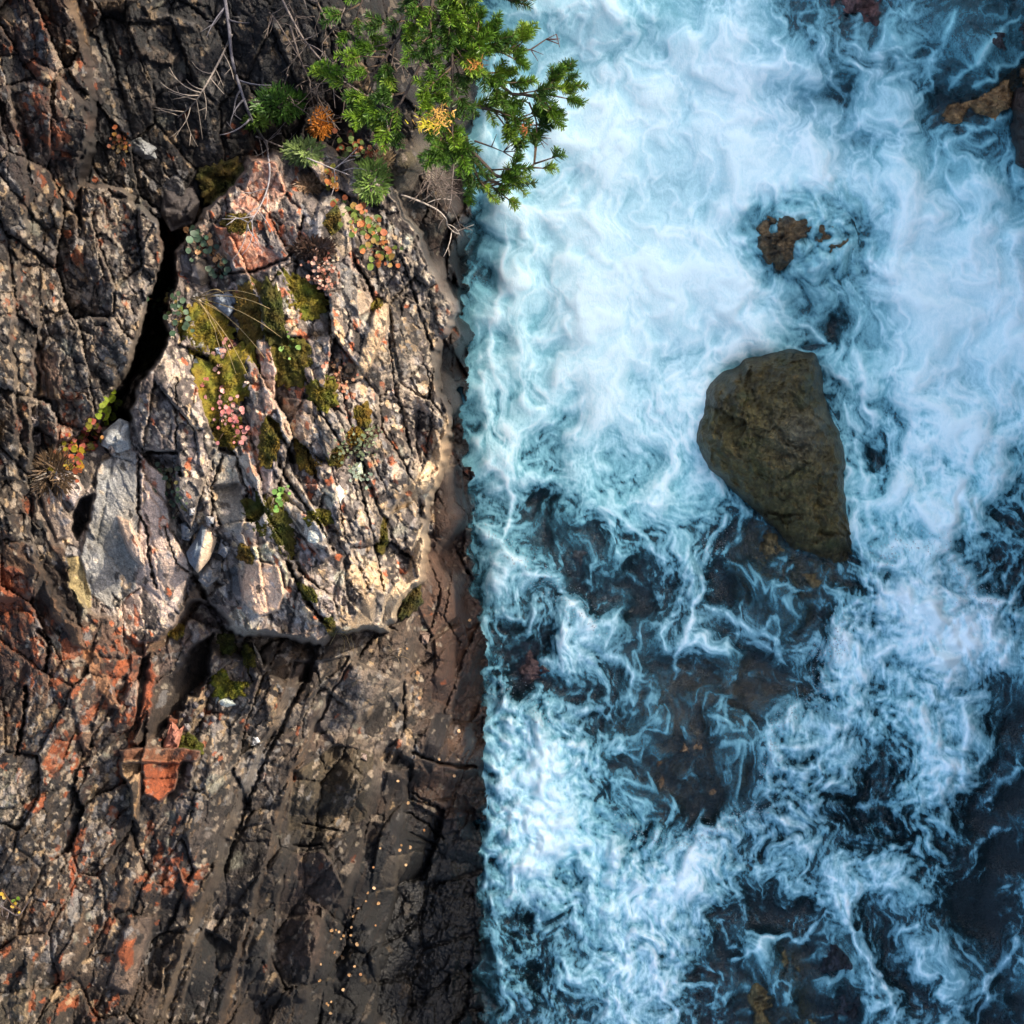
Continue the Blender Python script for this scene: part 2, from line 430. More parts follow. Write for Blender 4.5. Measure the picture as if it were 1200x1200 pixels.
def layer(poly, pts=None, dz=None, soft=4.0, col=None, mix=1.0, rg=None, reg=None, tilt=None, lich=None, orng=None, warp=1.0):
    c = Crop(xs, ys, poly, 24)
    x, y = c[X] + warp * c[wx], c[Y] + warp * c[wy]
    sdv = poly_sd(poly, x, y)
    m = ss(-soft / 2, soft / 2, sdv)
    z = c[Zc]
    if pts is not None: nz = idw(pts, c[X], c[Y], 4, 20)
    else: nz = z + (dz or 0)
    if tilt is not None:
        p = np.array(poly, float).mean(0)
        nz = nz + tilt[0] * (c[X] - p[0]) * 0.0058 + tilt[1] * (c[Y] - p[1]) * 0.0058
    if pts is not None or dz is not None or tilt is not None:
        Zc[c.sl] = z * (1 - m) + nz * m
    if col is not None:
        Cc[c.sl] = blend(c[Cc], m * mix, lin(*col))
    for arr, v in ((rough, rg), (LICH, lich), (ORNG, orng)):
        if v is not None: arr[c.sl] = c[arr] * (1 - m) + v * m
    if reg is not None:
        r = REG[c.sl]; r[sdv > -soft * 0.4] = reg
    return m

def steps(poly, drop, w, col=None, colmix=0.8, colw=None, fade=0.08):
    """a riser: the ground to the right of the line (walking down it) is lower"""
    c = Crop(xs, ys, poly, 140)
    x, y = c[X] + 0.6 * c[wx], c[Y] + 0.6 * c[wy]
    d, s, al = line_sd(poly, x, y)
    f = ss(0, fade, al) * ss(0, fade, 1 - al)
    sg = d * s
    wv = w * (0.75 + 0.5 * gn(c[X] / 60, c[Y] / 60, 31))
    near = ss(130, 30, d)
    Zc[c.sl] += f * near * drop * (0.5 - ss(-wv / 2, wv / 2, sg))
    if col is not None:
        m = ss((colw or w) * 0.62, (colw or w) * 0.45, d + 1.5 * gn(c[X] / 6, c[Y] / 10, 35)) * f * colmix * 0.85 * (0.7 + 0.8 * gn(c[X] / 3, c[Y] / 22, 36))
        Cc[c.sl] = blend(c[Cc], m, lin(*col))
        LICH[c.sl] *= (1 - m); ORNG[c.sl] *= (1 - m)

# lichen and orange by place
for (a, b, rx, ry, v) in [(300, 560, 260, 260, 0.45), (470, 430, 60, 200, 0.9), (120, 380, 90, 160, 0.85), (260, 880, 60, 110, 0.95), (100, 950, 120, 140, 0.75), (20, 400, 60, 200, 0.7), (440, 820, 60, 60, 0.55), (180, 90, 160, 90, 0.3), (360, 680, 110, 80, 0.8), (430, 60, 120, 60, 0.3), (340, 850, 60, 100, 0.3), (260, 1010, 40, 90, 0.45)]:
    LICH = np.maximum(LICH, v * np.exp(-((X - a) / rx) ** 2 - ((Y - b) / ry) ** 2))
for (a, b, rx, ry, v) in [(60, 110, 45, 100, 0.6), (30, 720, 50, 90, 0.62), (120, 800, 80, 80, 0.6), (150, 760, 50, 60, 0.55), (70, 890, 60, 60, 0.5), (110, 1010, 60, 70, 0.45), (330, 430, 160, 120, 0.35), (290, 240, 60, 70, 0.6), (60, 330, 70, 60, 0.3), (70, 490, 40, 60, 0.55), (20, 340, 30, 40, 0.6), (200, 1020, 40, 60, 0.7), (60, 1160, 60, 50, 0.45), (390, 650, 60, 60, 0.35), (120, 250, 40, 40, 0.5), (260, 860, 60, 50, 0.3)]:
    ORNG = np.maximum(ORNG, v * np.exp(-((X - a) / rx) ** 2 - ((Y - b) / ry) ** 2))

R_CLIFF, R_LEDGE, R_BLOCK, R_LEFT = 0, 1, 2, 3
# the ridge along the left edge
layer([(-520, -500), (85, -500), (75, -20), (100, 60), (108, 130), (100, 200), (92, 260), (95, 330), (60, 380), (40, 470), (35, 560), (60, 640), (40, 700), (-520, 720)],
      pts=[(0, 0, 3.15), (60, 40, 3.05), (95, 60, 2.85), (40, 150, 3.15), (85, 200, 2.8), (0, 200, 3.3), (0, 400, 3.3), (50, 300, 2.95), (30, 480, 3.1), (0, 620, 3.1), (40, 620, 2.9), (-300, 300, 3.6), (-300, 600, 3.5)], soft=10, rg=1.35, reg=R_LEFT)
layer([(20, 60), (85, 100), (105, 150), (88, 190), (40, 180), (15, 120)], dz=0.1, soft=6, tilt=(0.4, 0.0), reg=R_LEFT)
layer([(-520, 100), (10, 100), (28, 180), (30, 260), (14, 400), (22, 560), (-520, 560)], dz=0.16, soft=6, tilt=(0, 0), reg=R_LEFT)
# the block left of the dark crevice
layer([(98, 215), (140, 222), (185, 262), (188, 300), (178, 345), (165, 400), (140, 455), (115, 500), (70, 515), (38, 500), (38, 440), (48, 370), (72, 330), (90, 270)],
      pts=[(120, 240, 2.85), (180, 290, 2.95), (100, 320, 3.0), (160, 380, 2.98), (60, 420, 2.98), (110, 440, 2.95), (70, 500, 2.85), (130, 470, 2.8)], soft=5, rg=1.5, reg=R_BLOCK, col=(84, 72, 66), mix=0.8, lich=0.9)
layer([(178, 345), (187, 310), (186, 352), (168, 405), (146, 455), (118, 502), (100, 500), (128, 462), (152, 415), (160, 395)], dz=-0.22, soft=7, col=(74, 60, 48), tilt=(-1.0, -0.2), lich=0.15, reg=R_BLOCK, rg=0.5)
layer([(42, 410), (62, 405), (75, 440), (72, 470), (45, 465)], col=(140, 116, 104), mix=0.8, tilt=(0.25, 0.15), rg=0.5, lich=0.2)
layer([(88, 240), (108, 215), (108, 245), (100, 262), (98, 300), (104, 330), (90, 330), (88, 290)], col=(164, 138, 112), mix=0.8, lich=0.3, tilt=(0.5, 0))
layer([(40, 262), (55, 268), (50, 300), (42, 298)], col=(150, 128, 100), mix=0.8)
layer([(78, 0), (88, 0), (100, 32), (105, 55), (98, 50), (88, 25)], col=(176, 146, 112), mix=0.95, dz=0.06, lich=0, orng=0, rg=0.4, warp=0.4)
layer([(105, 0), (160, 0), (145, 18), (108, 15)], col=(128, 108, 84), mix=0.8, dz=0.1, soft=5)
layer([(172, 8), (200, 14), (232, 26), (230, 34), (206, 34), (178, 20)], col=(142, 140, 142), mix=0.9, dz=0.06, soft=5)
layer([(158, 60), (184, 55), (208, 60), (205, 75), (182, 73), (162, 68)], col=(118, 104, 94), mix=0.85, dz=0.05)
layer([(215, 153), (230, 153), (228, 168), (216, 170)], col=(92, 84, 78), mix=0.9, dz=0.03)
# crevice, with its shadow put into the near-black colour
layer([(186, 265), (205, 255), (206, 300), (200, 340), (192, 385), (150, 450), (140, 478), (152, 490), (150, 500), (120, 500), (146, 452), (168, 405), (186, 352), (190, 300)], dz=-0.55, soft=5, col=(30, 27, 24), rg=0.5, lich=0.0)

# the sunlit ledge
ledge = [(150, 478), (164, 446), (192, 410), (196, 385), (196, 345), (206, 330), (204, 295), (226, 265), (238, 245), (280, 215), (296, 184), (330, 182), (372, 170), (420, 190), (446, 208), (468, 238), (486, 275), (508, 315), (530, 350), (538, 368), (530, 380), (517, 390), (512, 425), (514, 460), (525, 476), (526, 500), (522, 540), (508, 572), (497, 606), (501, 640), (496, 676), (470, 704), (452, 738), (430, 734), (405, 744), (392, 742), (376, 752), (345, 744), (272, 742), (258, 718), (246, 705), (228, 706), (214, 722), (196, 742), (170, 752), (146, 744), (128, 728), (100, 716), (88, 690), (92, 655), (64, 634), (40, 572), (66, 550), (112, 520), (118, 505), (150, 500)]
layer(ledge, pts=[(120, 510, 2.72), (60, 570, 2.8), (100, 640, 2.72), (140, 600, 2.76), (130, 710, 2.55), (200, 640, 2.72), (170, 720, 2.6), (210, 470, 2.95), (250, 560, 2.86), (230, 300, 2.62), (230, 400, 2.8), (300, 200, 2.7), (290, 280, 2.8), (400, 190, 2.6), (340, 330, 2.95), (400, 280, 2.95), (455, 250, 2.7), (480, 330, 2.65), (530, 400, 2.35), (540, 460, 2.35), (440, 400, 2.95), (510, 480, 2.6), (380, 480, 3.02), (300, 450, 2.95), (310, 580, 2.95), (400, 600, 2.98), (470, 560, 2.85), (515, 520, 2.55), (500, 600, 2.45), (350, 690, 2.95), (300, 700, 2.9), (420, 700, 2.85), (490, 650, 2.5), (450, 730, 2.45), (260, 690, 2.65), (230, 700, 2.55), (330, 740, 2.85)],
      soft=8, rg=1.0, reg=R_LEDGE, col=(124, 116, 114), mix=0.96)
# places on it
def face(poly, col, dz=0.0, tilt=(0, 0), soft=3, rg=0.6, lich=0.3, orng=0.1, mix=0.92, warp=0.45):
    layer(poly, dz=dz, tilt=tilt, soft=soft, col=col, mix=mix, rg=rg, lich=lich, orng=orng, warp=warp)
face([(430, 215), (470, 240), (510, 320), (534, 370), (516, 392), (513, 455), (524, 480), (520, 540), (498, 600), (498, 660), (470, 700), (430, 740), (400, 700), (390, 640), (410, 560), (420, 480), (455, 390), (440, 290)], (86, 82, 84), rg=1.2, lich=1.0, mix=0.85, soft=16, warp=1.5)
face([(486, 275), (508, 320), (536, 372), (540, 395), (520, 410), (500, 380), (486, 330), (478, 290)], (110, 108, 108), tilt=(0.5, 0), lich=0.9, rg=0.8)
face([(452, 230), (466, 238), (490, 290), (480, 310), (462, 270), (450, 245)], (70, 64, 64), tilt=(0.4, 0), lich=0.9)
face([(150, 478), (164, 446), (192, 410), (196, 388), (208, 388), (228, 418), (232, 460), (248, 506), (256, 520), (240, 560), (224, 620), (206, 590), (207, 530), (170, 531)], (112, 104, 104), dz=0.1, tilt=(-0.1, 0.1), rg=0.7, lich=0.6, mix=1)
face([(207, 530), (232, 548), (240, 560), (230, 608), (212, 590)], (96, 92, 90), tilt=(-0.5, 0.1), lich=0.2)
face([(118, 540), (136, 528), (158, 531), (163, 600), (160, 690), (132, 716), (105, 692), (94, 652), (108, 600)], (136, 139, 141), dz=0.02, rg=0.35, lich=0.1, orng=0)
face([(163, 532), (195, 560), (200, 620), (226, 672), (204, 716), (152, 742), (138, 716), (160, 690), (164, 600)], (184, 168, 160), dz=0.03, tilt=(0.12, -0.05), rg=0.4, lich=0.15, orng=0.15)
face([(112, 620), (126, 606), (142, 618), (150, 648), (164, 662), (150, 690), (135, 660), (118, 660)], (112, 116, 118), dz=-0.02, rg=0.25, lich=0, orng=0, soft=12)  # soft shade left of the flake, painted as a greyer patch
face([(136, 604), (152, 610), (164, 640), (168, 662), (156, 654), (146, 634)], (190, 170, 156), dz=0.10, tilt=(0.5, 0.3), rg=0.2, lich=0, orng=0.1, warp=0.2)
face([(42, 566), (54, 564), (70, 585), (86, 612), (80, 628), (66, 632)], (176, 158, 142), tilt=(0.4, -0.2), rg=0.4, lich=0.1, dz=0.08)
face([(56, 552), (80, 540), (97, 574), (90, 590), (82, 602), (66, 580)], (196, 184, 178), tilt=(0.3, -0.3), rg=0.4, lich=0.1, dz=0.1)
face([(78, 654), (92, 652), (107, 690), (106, 712), (86, 714)], (150, 138, 100), tilt=(0.2, 0.2), rg=0.3, lich=0.0, orng=0)
face([(92, 585), (108, 580), (104, 610), (90, 632), (84, 618)], (36, 34, 36), dz=-0.25, rg=0.3, lich=0)
face([(250, 525), (276, 535), (282, 570), (278, 566), (250, 570)], (160, 160, 156), dz=0.02, tilt=(0.1, -0.3), rg=0.4, lich=0.2)  # lit top of the grey rock, painted paler than its front
face([(250, 570), (278, 566), (290, 604), (280, 625), (262, 618), (250, 600)], (118, 118, 116), tilt=(0, 0.5), rg=0.3, lich=0.05)
face([(276, 538), (292, 530), (300, 570), (288, 580)], (176, 172, 166), tilt=(0.2, -0.2), rg=0.4)
face([(304, 545), (324, 540), (318, 575), (308, 580)], (172, 158, 156), dz=0.05, tilt=(0.4, 0), rg=0.4)
face([(325, 530), (340, 545), (372, 600), (392, 650), (380, 660), (350, 620), (330, 590)], (164, 158, 152), dz=0.06, tilt=(0.35, 0.1), rg=0.6, lich=0.9)
face([(286, 655), (328, 664), (332, 690), (326, 716), (296, 724), (284, 700)], (206, 176, 154), dz=0.05, tilt=(0.15, -0.1), rg=0.35, lich=0.0, orng=0.0)
face([(296, 640), (315, 636), (338, 668), (336, 690), (328, 664), (300, 655)], (188, 190, 170), dz=0.05, rg=0.7, lich=0.4)
face([(266, 722), (284, 706), (304, 722), (304, 744), (272, 744)], (184, 184, 172), rg=0.8, lich=0.6)
face([(262, 670), (276, 662), (286, 690), (282, 712), (268, 700)], (92, 96, 102), dz=-0.06, tilt=(-0.6, 0.2), rg=0.6, lich=0)
face([(280, 612), (306, 622), (310, 640), (290, 640)], (176, 160, 152), tilt=(0.2, -0.2), rg=0.5)
face([(412, 446), (428, 400), (440, 362), (456, 345), (453, 388), (438, 418), (424, 446)], (208, 184, 152), dz=0.09, tilt=(0.45, 0.0), rg=0.5, lich=0.05, orng=0.25)
face([(396, 320), (412, 310), (425, 340), (436, 360), (420, 372), (406, 350)], (184, 168, 150), dz=0.04, tilt=(0.3, 0), rg=0.5, lich=0.3)
face([(382, 258), (402, 238), (418, 270), (420, 290), (400, 300), (386, 280)], (158, 146, 130), tilt=(0.2, -0.2), rg=0.5, lich=0.3)
face([(352, 268), (378, 262), (376, 300), (352, 300)], (156, 154, 158), tilt=(0.1, -0.2), rg=0.5, lich=0.5)
face([(398, 305), (420, 320), (418, 370), (400, 380)], (116, 118, 122), rg=0.5, lich=0.5)
face([(525, 472), (524, 540), (510, 572), (478, 592), (458, 600), (466, 586), (492, 556), (514, 520)], (190, 172, 146), dz=-0.04, tilt=(0.9, 0.2), rg=0.5, lich=0.1, orng=0.05)
face([(496, 606), (501, 640), (496, 678), (470, 704), (452, 738), (444, 738), (450, 704), (478, 668), (488, 630)], (194, 176, 150), dz=-0.04, tilt=(0.9, 0.3), rg=0.5, lich=0.1, orng=0.0)
face([(428, 700), (440, 690), (436, 730), (418, 742), (408, 736)], (186, 166, 140), tilt=(0.6, 0.2), rg=0.5, lich=0.1)
face([(250, 262), (282, 268), (310, 290), (330, 305), (312, 318), (276, 312), (262, 290)], (190, 148, 128), tilt=(-0.1, -0.2), rg=0.4, lich=0.2, orng=0.95)
face([(300, 186), (322, 190), (336, 226), (316, 250), (282, 252), (272, 240), (286, 222)], (184, 154, 140), tilt=(0.1, -0.25), rg=0.45, lich=0.2, orng=0.8)
face([(232, 265), (250, 262), (262, 300), (250, 318)], (150, 130, 118), rg=0.5, tilt=(-0.4, 0), lich=0.3)
face([(300, 400), (318, 402), (324, 430), (322, 480), (312, 488), (306, 440)], (186, 160, 148), dz=0.07, tilt=(0.3, 0), rg=0.5, lich=0.5, orng=0.5)
face([(296, 480), (312, 486), (316, 530), (300, 560), (286, 530)], (182, 150, 128), dz=0.04, tilt=(0.2, -0.1), lich=0.5, orng=0.7)
face([(332, 465), (365, 470), (368, 510), (345, 520), (330, 500)], (160, 142, 126), tilt=(0.2, -0.2), lich=0.5, orng=0.5)
face([(375, 490), (395, 480), (412, 500), (395, 515), (385, 540), (376, 515)], (148, 138, 126), tilt=(0.3, 0.2), dz=0.05, lich=0.3)
face([(352, 632), (395, 640), (405, 680), (395, 730), (370, 700), (350, 660)], (132, 126, 128), dz=0.03, lich=0.9, orng=0.4, rg=0.8)
face([(514, 392), (532, 382), (546, 400), (552, 450), (548, 490), (530, 500), (520, 480), (513, 440)], (66, 52, 46), dz=0.0, tilt=(-0.2, 0.3), rg=0.9, lich=0, orng=0, soft=6)
face([(538, 300), (552, 300), (552, 385), (540, 372)], (30, 27, 27), dz=-0.1, rg=0.6, lich=0, orng=0, soft=6)
face([(494, 262), (520, 290), (538, 330), (540, 368), (530, 348), (508, 312), (486, 274)], (66, 54, 50), dz=0.0, rg=0.5, lich=0.05, orng=0, soft=5)
face([(468, 178), (492, 172), (498, 190), (482, 222), (462, 228), (458, 200)], (104, 98, 78), dz=0.08, tilt=(0.4, 0.3), rg=0.4, lich=0.1, orng=0)
# cracks in the ledge
def crack(poly, w=2.2, depth=0.09, col=(34, 29, 26)):
    c = Crop(xs, ys, poly, 16)
    d, s, al = line_sd(poly, c[X] + 0.35 * c[wx] + 2.2 * gn(c[X] / 5, c[Y] / 5, 33), c[Y] + 0.35 * c[wy])
    w = w * (0.45 + 0.5 * np.abs(gn(c[X] / 14, c[Y] / 14, 34) + 0.25))
    m = np.exp(-(d / w) ** 2) * ss(0, .05, al) * ss(0, .05, 1 - al)
    Zc[c.sl] -= depth * m
    Cc[c.sl] = blend(c[Cc], ss(0.25, 0.8, m) * 0.75, lin(*col))
for pl, w, dp in [
    ([(162, 530), (163, 560), (162, 600), (172, 622), (174, 650), (180, 680), (186, 692)], 2.2, 0.1), ([(206, 440), (207, 490), (207, 532)], 1.5, .06),
    ([(170, 531), (207, 530), (212, 560)], 3, .16), ([(324, 540), (345, 575), (372, 610), (392, 650)], 2.5, .12), ([(335, 655), (352, 690), (374, 722), (392, 745)], 3, .14),
    ([(312, 488), (322, 500), (335, 520), (345, 545)], 4, .18), ([(412, 300), (428, 325), (440, 355), (442, 362)], 2.5, .14), ([(356, 250), (350, 290), (346, 330)], 2.5, .1),
    ([(250, 320), (300, 318), (335, 305), (345, 290)], 2.5, .1), ([(358, 520), (364, 540), (372, 565)], 2.5, .1), ([(366, 468), (388, 500), (402, 530)], 1.8, .08),
    ([(262, 530), (248, 570), (250, 620)], 2, .08), ([(276, 540), (290, 580), (288, 605)], 1.8, .07), ([(225, 670), (246, 706), (262, 744)], 4, .2), ([(192, 615), (205, 660), (226, 674)], 1.6, .06),
    ([(130, 690), (138, 705), (165, 690)], 1.2, .03), ([(420, 560), (440, 640), (450, 700)], 2.2, .08), ([(455, 390), (462, 450), (480, 520), (486, 556)], 2.0, .07), ([(470, 300), (490, 360), (510, 420), (515, 470)], 2.2, .08),
    ([(452, 605), (446, 640), (456, 640)], 3, .1), ([(400, 420), (405, 480), (420, 520)], 1.6, .06), ([(385, 380), (390, 430), (380, 450)], 1.6, .06), ([(500, 430), (506, 480), (500, 540)], 1.6, .05)]:
    crack(pl, w, dp)

# below the ledge
layer([(250, 742), (345, 746), (372, 756), (358, 800), (330, 800), (300, 770), (262, 766), (240, 752)], dz=-0.18, soft=7, col=(92, 78, 66), lich=0.1)  # shadow under the ledge's lower edge put into this brown
layer([(245, 745), (246, 790), (220, 825), (185, 858), (158, 876), (150, 872), (172, 836), (186, 805), (210, 775), (232, 755)], dz=-0.12, tilt=(-1.3, -0.3), soft=5, col=(76, 66, 58), mix=0.85, lich=0.15, orng=0.1, rg=0.4)  # diagonal band of shadow painted as a dark step face
layer([(250, 672), (262, 684), (232, 716), (205, 742), (180, 770), (164, 772), (188, 744), (214, 716), (226, 690)], dz=-0.05, tilt=(-0.9, -0.4), soft=4, col=(112, 90, 70), mix=0.9, lich=0.1, rg=0.4)
layer([(166, 772), (176, 765), (170, 820), (160, 850), (155, 848)], dz=-0.08, soft=4, col=(76, 66, 58), lich=0.1, rg=0.4)
layer([(176, 775), (186, 790), (178, 830), (166, 850), (170, 815)], dz=0.06, tilt=(0.3, -0.2), col=(176, 96, 62), soft=4, lich=0.1, orng=0.7, rg=0.4)
layer([(150, 768), (165, 770), (158, 830), (148, 845), (144, 810)], dz=0.04, col=(170, 112, 86), tilt=(0.2, -0.1), orng=0.6, rg=0.5)
layer([(140, 880), (180, 874), (236, 880), (232, 892), (142, 894)], dz=0.16, col=(164, 112, 84), soft=3, lich=0.15, orng=0.5, rg=0.4, tilt=(0, -0.5), warp=0.5)
layer([(140, 892), (168, 890), (164, 920), (160, 962), (154, 958), (152, 920), (142, 910)], dz=0.14, col=(190, 158, 122), soft=3, lich=0.0, orng=0.0, rg=0.4, tilt=(-0.3, 0.3), warp=0.4)
layer([(169, 891), (212, 892), (204, 925), (186, 940), (168, 930)], dz=0.12, col=(170, 92, 56), soft=3, lich=0.2, orng=1.0, rg=0.4, tilt=(0.1, 0.2), warp=0.5)
layer([(212, 892), (232, 892), (222, 925), (204, 940), (200, 930)], dz=0.06, col=(72, 60, 50), soft=4, lich=0.1, orng=0.0, rg=0.4, tilt=(0.9, 0.3))  # shaded right side of the orange rock, painted dark
layer([(96, 758), (112, 764), (130, 800), (138, 830), (128, 828), (112, 800), (100, 775)], dz=0.05, col=(184, 136, 100), soft=4, lich=0.0, orng=0.3, rg=0.5, tilt=(0.6, 0), warp=0.5)
layer([(12, 640), (40, 660), (64, 690), (92, 735), (100, 758), (84, 752), (60, 715), (30, 680), (0, 650), (0, 625)], dz=0.05, col=(110, 84, 62), soft=5, lich=0.05, orng=0.0, rg=0.6, tilt=(0.6, -0.3))
layer([(38, 610), (62, 640), (84, 690), (96, 735), (80, 730), (60, 690), (40, 650)], dz=-0.06, col=(62, 50, 42), soft=5, lich=0.1, orng=0.0, rg=0.8)
layer([(-200, 665), (20, 664), (40, 690), (24, 720), (-200, 730)], col=(150, 84, 56), mix=0.7, tilt=(0, -0.3), orng=0.8, soft=6)
layer([(-200, 900), (18, 905), (26, 940), (18, 965), (-200, 965)], col=(132, 134, 122), mix=0.9, lich=0.7, orng=0, soft=6)
layer([(90, 860), (110, 856), (106, 880), (100, 884)], col=(176, 148, 128), mix=0.9, dz=0.04, tilt=(0.4, -0.2), rg=0.3, lich=0, orng=0.1, soft=3)
layer([(138, 940), (158, 960), (165, 990), (150, 1030), (128, 1030), (130, 980)], col=(52, 43, 37), mix=0.9, soft=12, lich=0.1, orng=0, dz=-0.05)
layer([(140, 1040), (150, 1026), (152, 1050), (146, 1068), (134, 1068)], col=(126, 104, 84), dz=0.06, rg=0.3, tilt=(0.3, 0), soft=3, lich=0, orng=0.2)
layer([(150, 1072), (182, 1070), (176, 1100), (160, 1136), (150, 1160), (124, 1156), (136, 1120), (146, 1090)], col=(120, 106, 98), dz=0.1, rg=0.4, tilt=(0.3, 0.0), soft=4, lich=0.1, orng=0.0)
layer([(140, 1108), (158, 1098), (158, 1112), (150, 1136), (138, 1126)], col=(168, 92, 50), mix=0.95, orng=0.9, soft=3)
layer([(186, 1005), (206, 1010), (204, 1040), (196, 1050), (188, 1040)], col=(160, 92, 50), mix=0.85, orng=0.9, soft=5)
layer([(206, 1010), (216, 1030), (234, 1036), (224, 1052), (212, 1030)], col=(168, 120, 98), dz=0.05, soft=3, rg=0.4)
layer([(190, 1056), (216, 1046), (222, 1062), (200, 1120), (185, 1160), (172, 1150), (176, 1100)], col=(34, 30, 28), mix=0.9, dz=-0.07, soft=8, lich=0.1, orng=0)
layer([(14, 1150), (30, 1130), (34, 1165), (26, 1220), (10, 1220)], col=(150, 138, 116), mix=0.9, dz=0.05, soft=4, tilt=(0.4, 0), lich=0.1, orng=0.1)
layer([(82, 1010), (88, 972), (100, 965), (92, 1000), (86, 1060), (82, 1050)], col=(168, 84, 44), mix=0.85, orng=0.9, soft=3, lich=0.1)
layer([(398, 800), (452, 770), (478, 860), (446, 960), (392, 1060), (344, 1040), (356, 930), (380, 850)], rg=0.8, soft=24, lich=0.25, orng=0)
layer([(372, 800), (392, 812), (360, 900), (326, 990), (286, 1100), (262, 1160), (240, 1150), (280, 1000), (330, 890)], rg=0.75, soft=18, lich=0.2, orng=0)
layer([(478, 870), (560, 880), (566, 1060), (548, 1200), (440, 1200), (470, 1020)], rg=0.95, soft=18, lich=0.0, orng=0)
# long bedding steps, each riser faces the river and the sun
BEIGE = (122, 100, 78)
steps([(375, 752), (357, 778), (332, 826), (307, 876), (286, 925), (264, 985), (252, 1030), (232, 1070), (212, 1125), (196, 1180), (176, 1250)], 0.26, 13, (112, 96, 80), 0.9, 12)
layer([(252, 1010), (262, 1010), (244, 1068), (222, 1132), (202, 1200), (176, 1230), (194, 1140), (222, 1062)], col=(104, 88, 68), mix=0.9, soft=3, lich=0.3, orng=0.0, rg=1.0, warp=0.9, tilt=(0.6, 0))
steps([(412, 765), (396, 800), (370, 846), (344, 905), (334, 940), (318, 990), (300, 1050), (280, 1120), (262, 1185), (250, 1260)], 0.2, 9, BEIGE, 0.9, 9)
steps([(341, 1000), (330, 1030), (325, 1070), (321, 1110), (310, 1150)], 0.1, 6, (126, 106, 88), 0.8, 5)
steps([(390, 868), (372, 925), (360, 960)], 0.05, 5, (130, 116, 104), 0.6, 4)
steps([(380, 1076), (376, 1100), (366, 1140), (360, 1180)], 0.16, 6, (110, 94, 80), 0.5, 5)
steps([(452, 860), (446, 900), (432, 950), (424, 1000), (404, 1060), (388, 1120), (380, 1190)], 0.2, 14)
steps([(480, 894), (472, 940), (466, 1000), (462, 1050), (446, 1120), (440, 1200)], 0.22, 7)
steps([(286, 880), (276, 910), (268, 940)], 0.05, 5, (120, 104, 88), 0.6, 4)
steps([(540, 790), (530, 830), (524, 862), (504, 906)], 0.1, 5)
steps([(140, 560), (0, 560)], 0.0, 5)
layer([(510, 836), (528, 838), (526, 862), (503, 908), (491, 892)], col=(50, 44, 45), mix=1.0, soft=3, rg=0.1, tilt=(0.25, 0.1), dz=-0.03, warp=0.15)
layer([(462, 880), (482, 892), (486, 905), (478, 915), (464, 905)], dz=-0.12, col=(28, 25, 25), soft=5)
layer([(372, 1066), (377, 1068), (376, 1078), (366, 1076)], dz=-0.1, col=(30, 26, 24), soft=3, rg=0.2)
layer([(376, 1080), (376, 1060), (400, 1060), (412, 1080), (396, 1150), (380, 1150)], dz=-0.06, col=(30, 26, 24), soft=6)
for pl, w, dp in [([(340, 990), (360, 992), (378, 988)], 2.2, .1), ([(352, 966), (384, 970), (404, 974)], 2, .07), ([(480, 880), (520, 896), (560, 900)], 3, .14), ([(470, 950), (500, 965), (520, 985)], 2, .07), ([(478, 975), (510, 990), (522, 1010)], 2, .06), ([(480, 925), (500, 940), (530, 935)], 1.6, .05),
                  ([(290, 780), (296, 800)], 2, .08), ([(530, 1080), (500, 1085), (480, 1075)], 3, .12), ([(372, 880), (382, 905), (392, 900)], 1.5, .04), ([(440, 1150), (456, 1140), (462, 1100)], 3, .12), ([(42, 735), (56, 752), (54, 790)], 3, .16), ([(30, 800), (26, 850), (18, 890)], 3, .16), ([(500, 655), (515, 690), (505, 740)], 1.8, .06), ([(530, 660), (520, 720), (540, 760)], 1.8, .06)]:
    crack(pl, w, dp)
def slab(poly, col, dz, tilt, rg=0.7, lich=0.2):
    layer(poly, dz=dz, tilt=tilt, soft=2.5, col=col, mix=0.9, rg=rg, lich=lich, orng=0.02, warp=0.5)
slab([(344, 776), (408, 770), (372, 846), (350, 872), (318, 872)], (80, 72, 70), -0.02, (0.1, 0.25), lich=0.4)
slab([(412, 772), (470, 800), (478, 872), (440, 882), (394, 872), (373, 850)], (142, 132, 126), 0.03, (-0.1, -0.15), lich=0.5)
slab([(345, 906), (392, 872), (440, 882), (430, 960), (382, 974), (336, 972)], (90, 82, 66), -0.03, (0.15, 0.1), lich=0.1)
slab([(340, 1000), (378, 996), (404, 1040), (378, 1078), (376, 1130), (330, 1130), (325, 1070)], (116, 100, 94), 0.05, (0.2, -0.1), lich=0.2)
slab([(384, 990), (430, 965), (424, 1010), (404, 1050)], (84, 76, 74), -0.03, (0.1, 0.3), lich=0.2)
slab([(262, 985), (316, 985), (296, 1062), (254, 1078)], (62, 57, 56), -0.02, (0.2, 0.2), rg=0.5, lich=0.15)
slab([(240, 1088), (280, 1110), (262, 1196), (205, 1200)], (24, 22, 21), -0.05, (0.3, 0.2), rg=0.5, lich=0.1)
slab([(302, 1066), (322, 1058), (318, 1120), (296, 1172), (276, 1182)], (38, 34, 32), -0.05, (0.3, 0.1), lich=0.1)
slab([(286, 896), (330, 890), (318, 962), (270, 972)], (74, 70, 70), 0.0, (0.15, 0.15), lich=0.3)
slab([(452, 905), (480, 900), (470, 1000), (446, 1004)], (56, 49, 47), 0.04, (0.2, 0.0), lich=0.0)
slab([(486, 905), (560, 905), (562, 950), (520, 962), (484, 940)], (84, 62, 50), 0.03, (0.0, 0.3), rg=0.8, lich=0)
slab([(478, 985), (520, 990), (530, 1040), (480, 1060)], (40, 36, 50), 0.0, (0.1, 0.2), rg=0.8, lich=0)
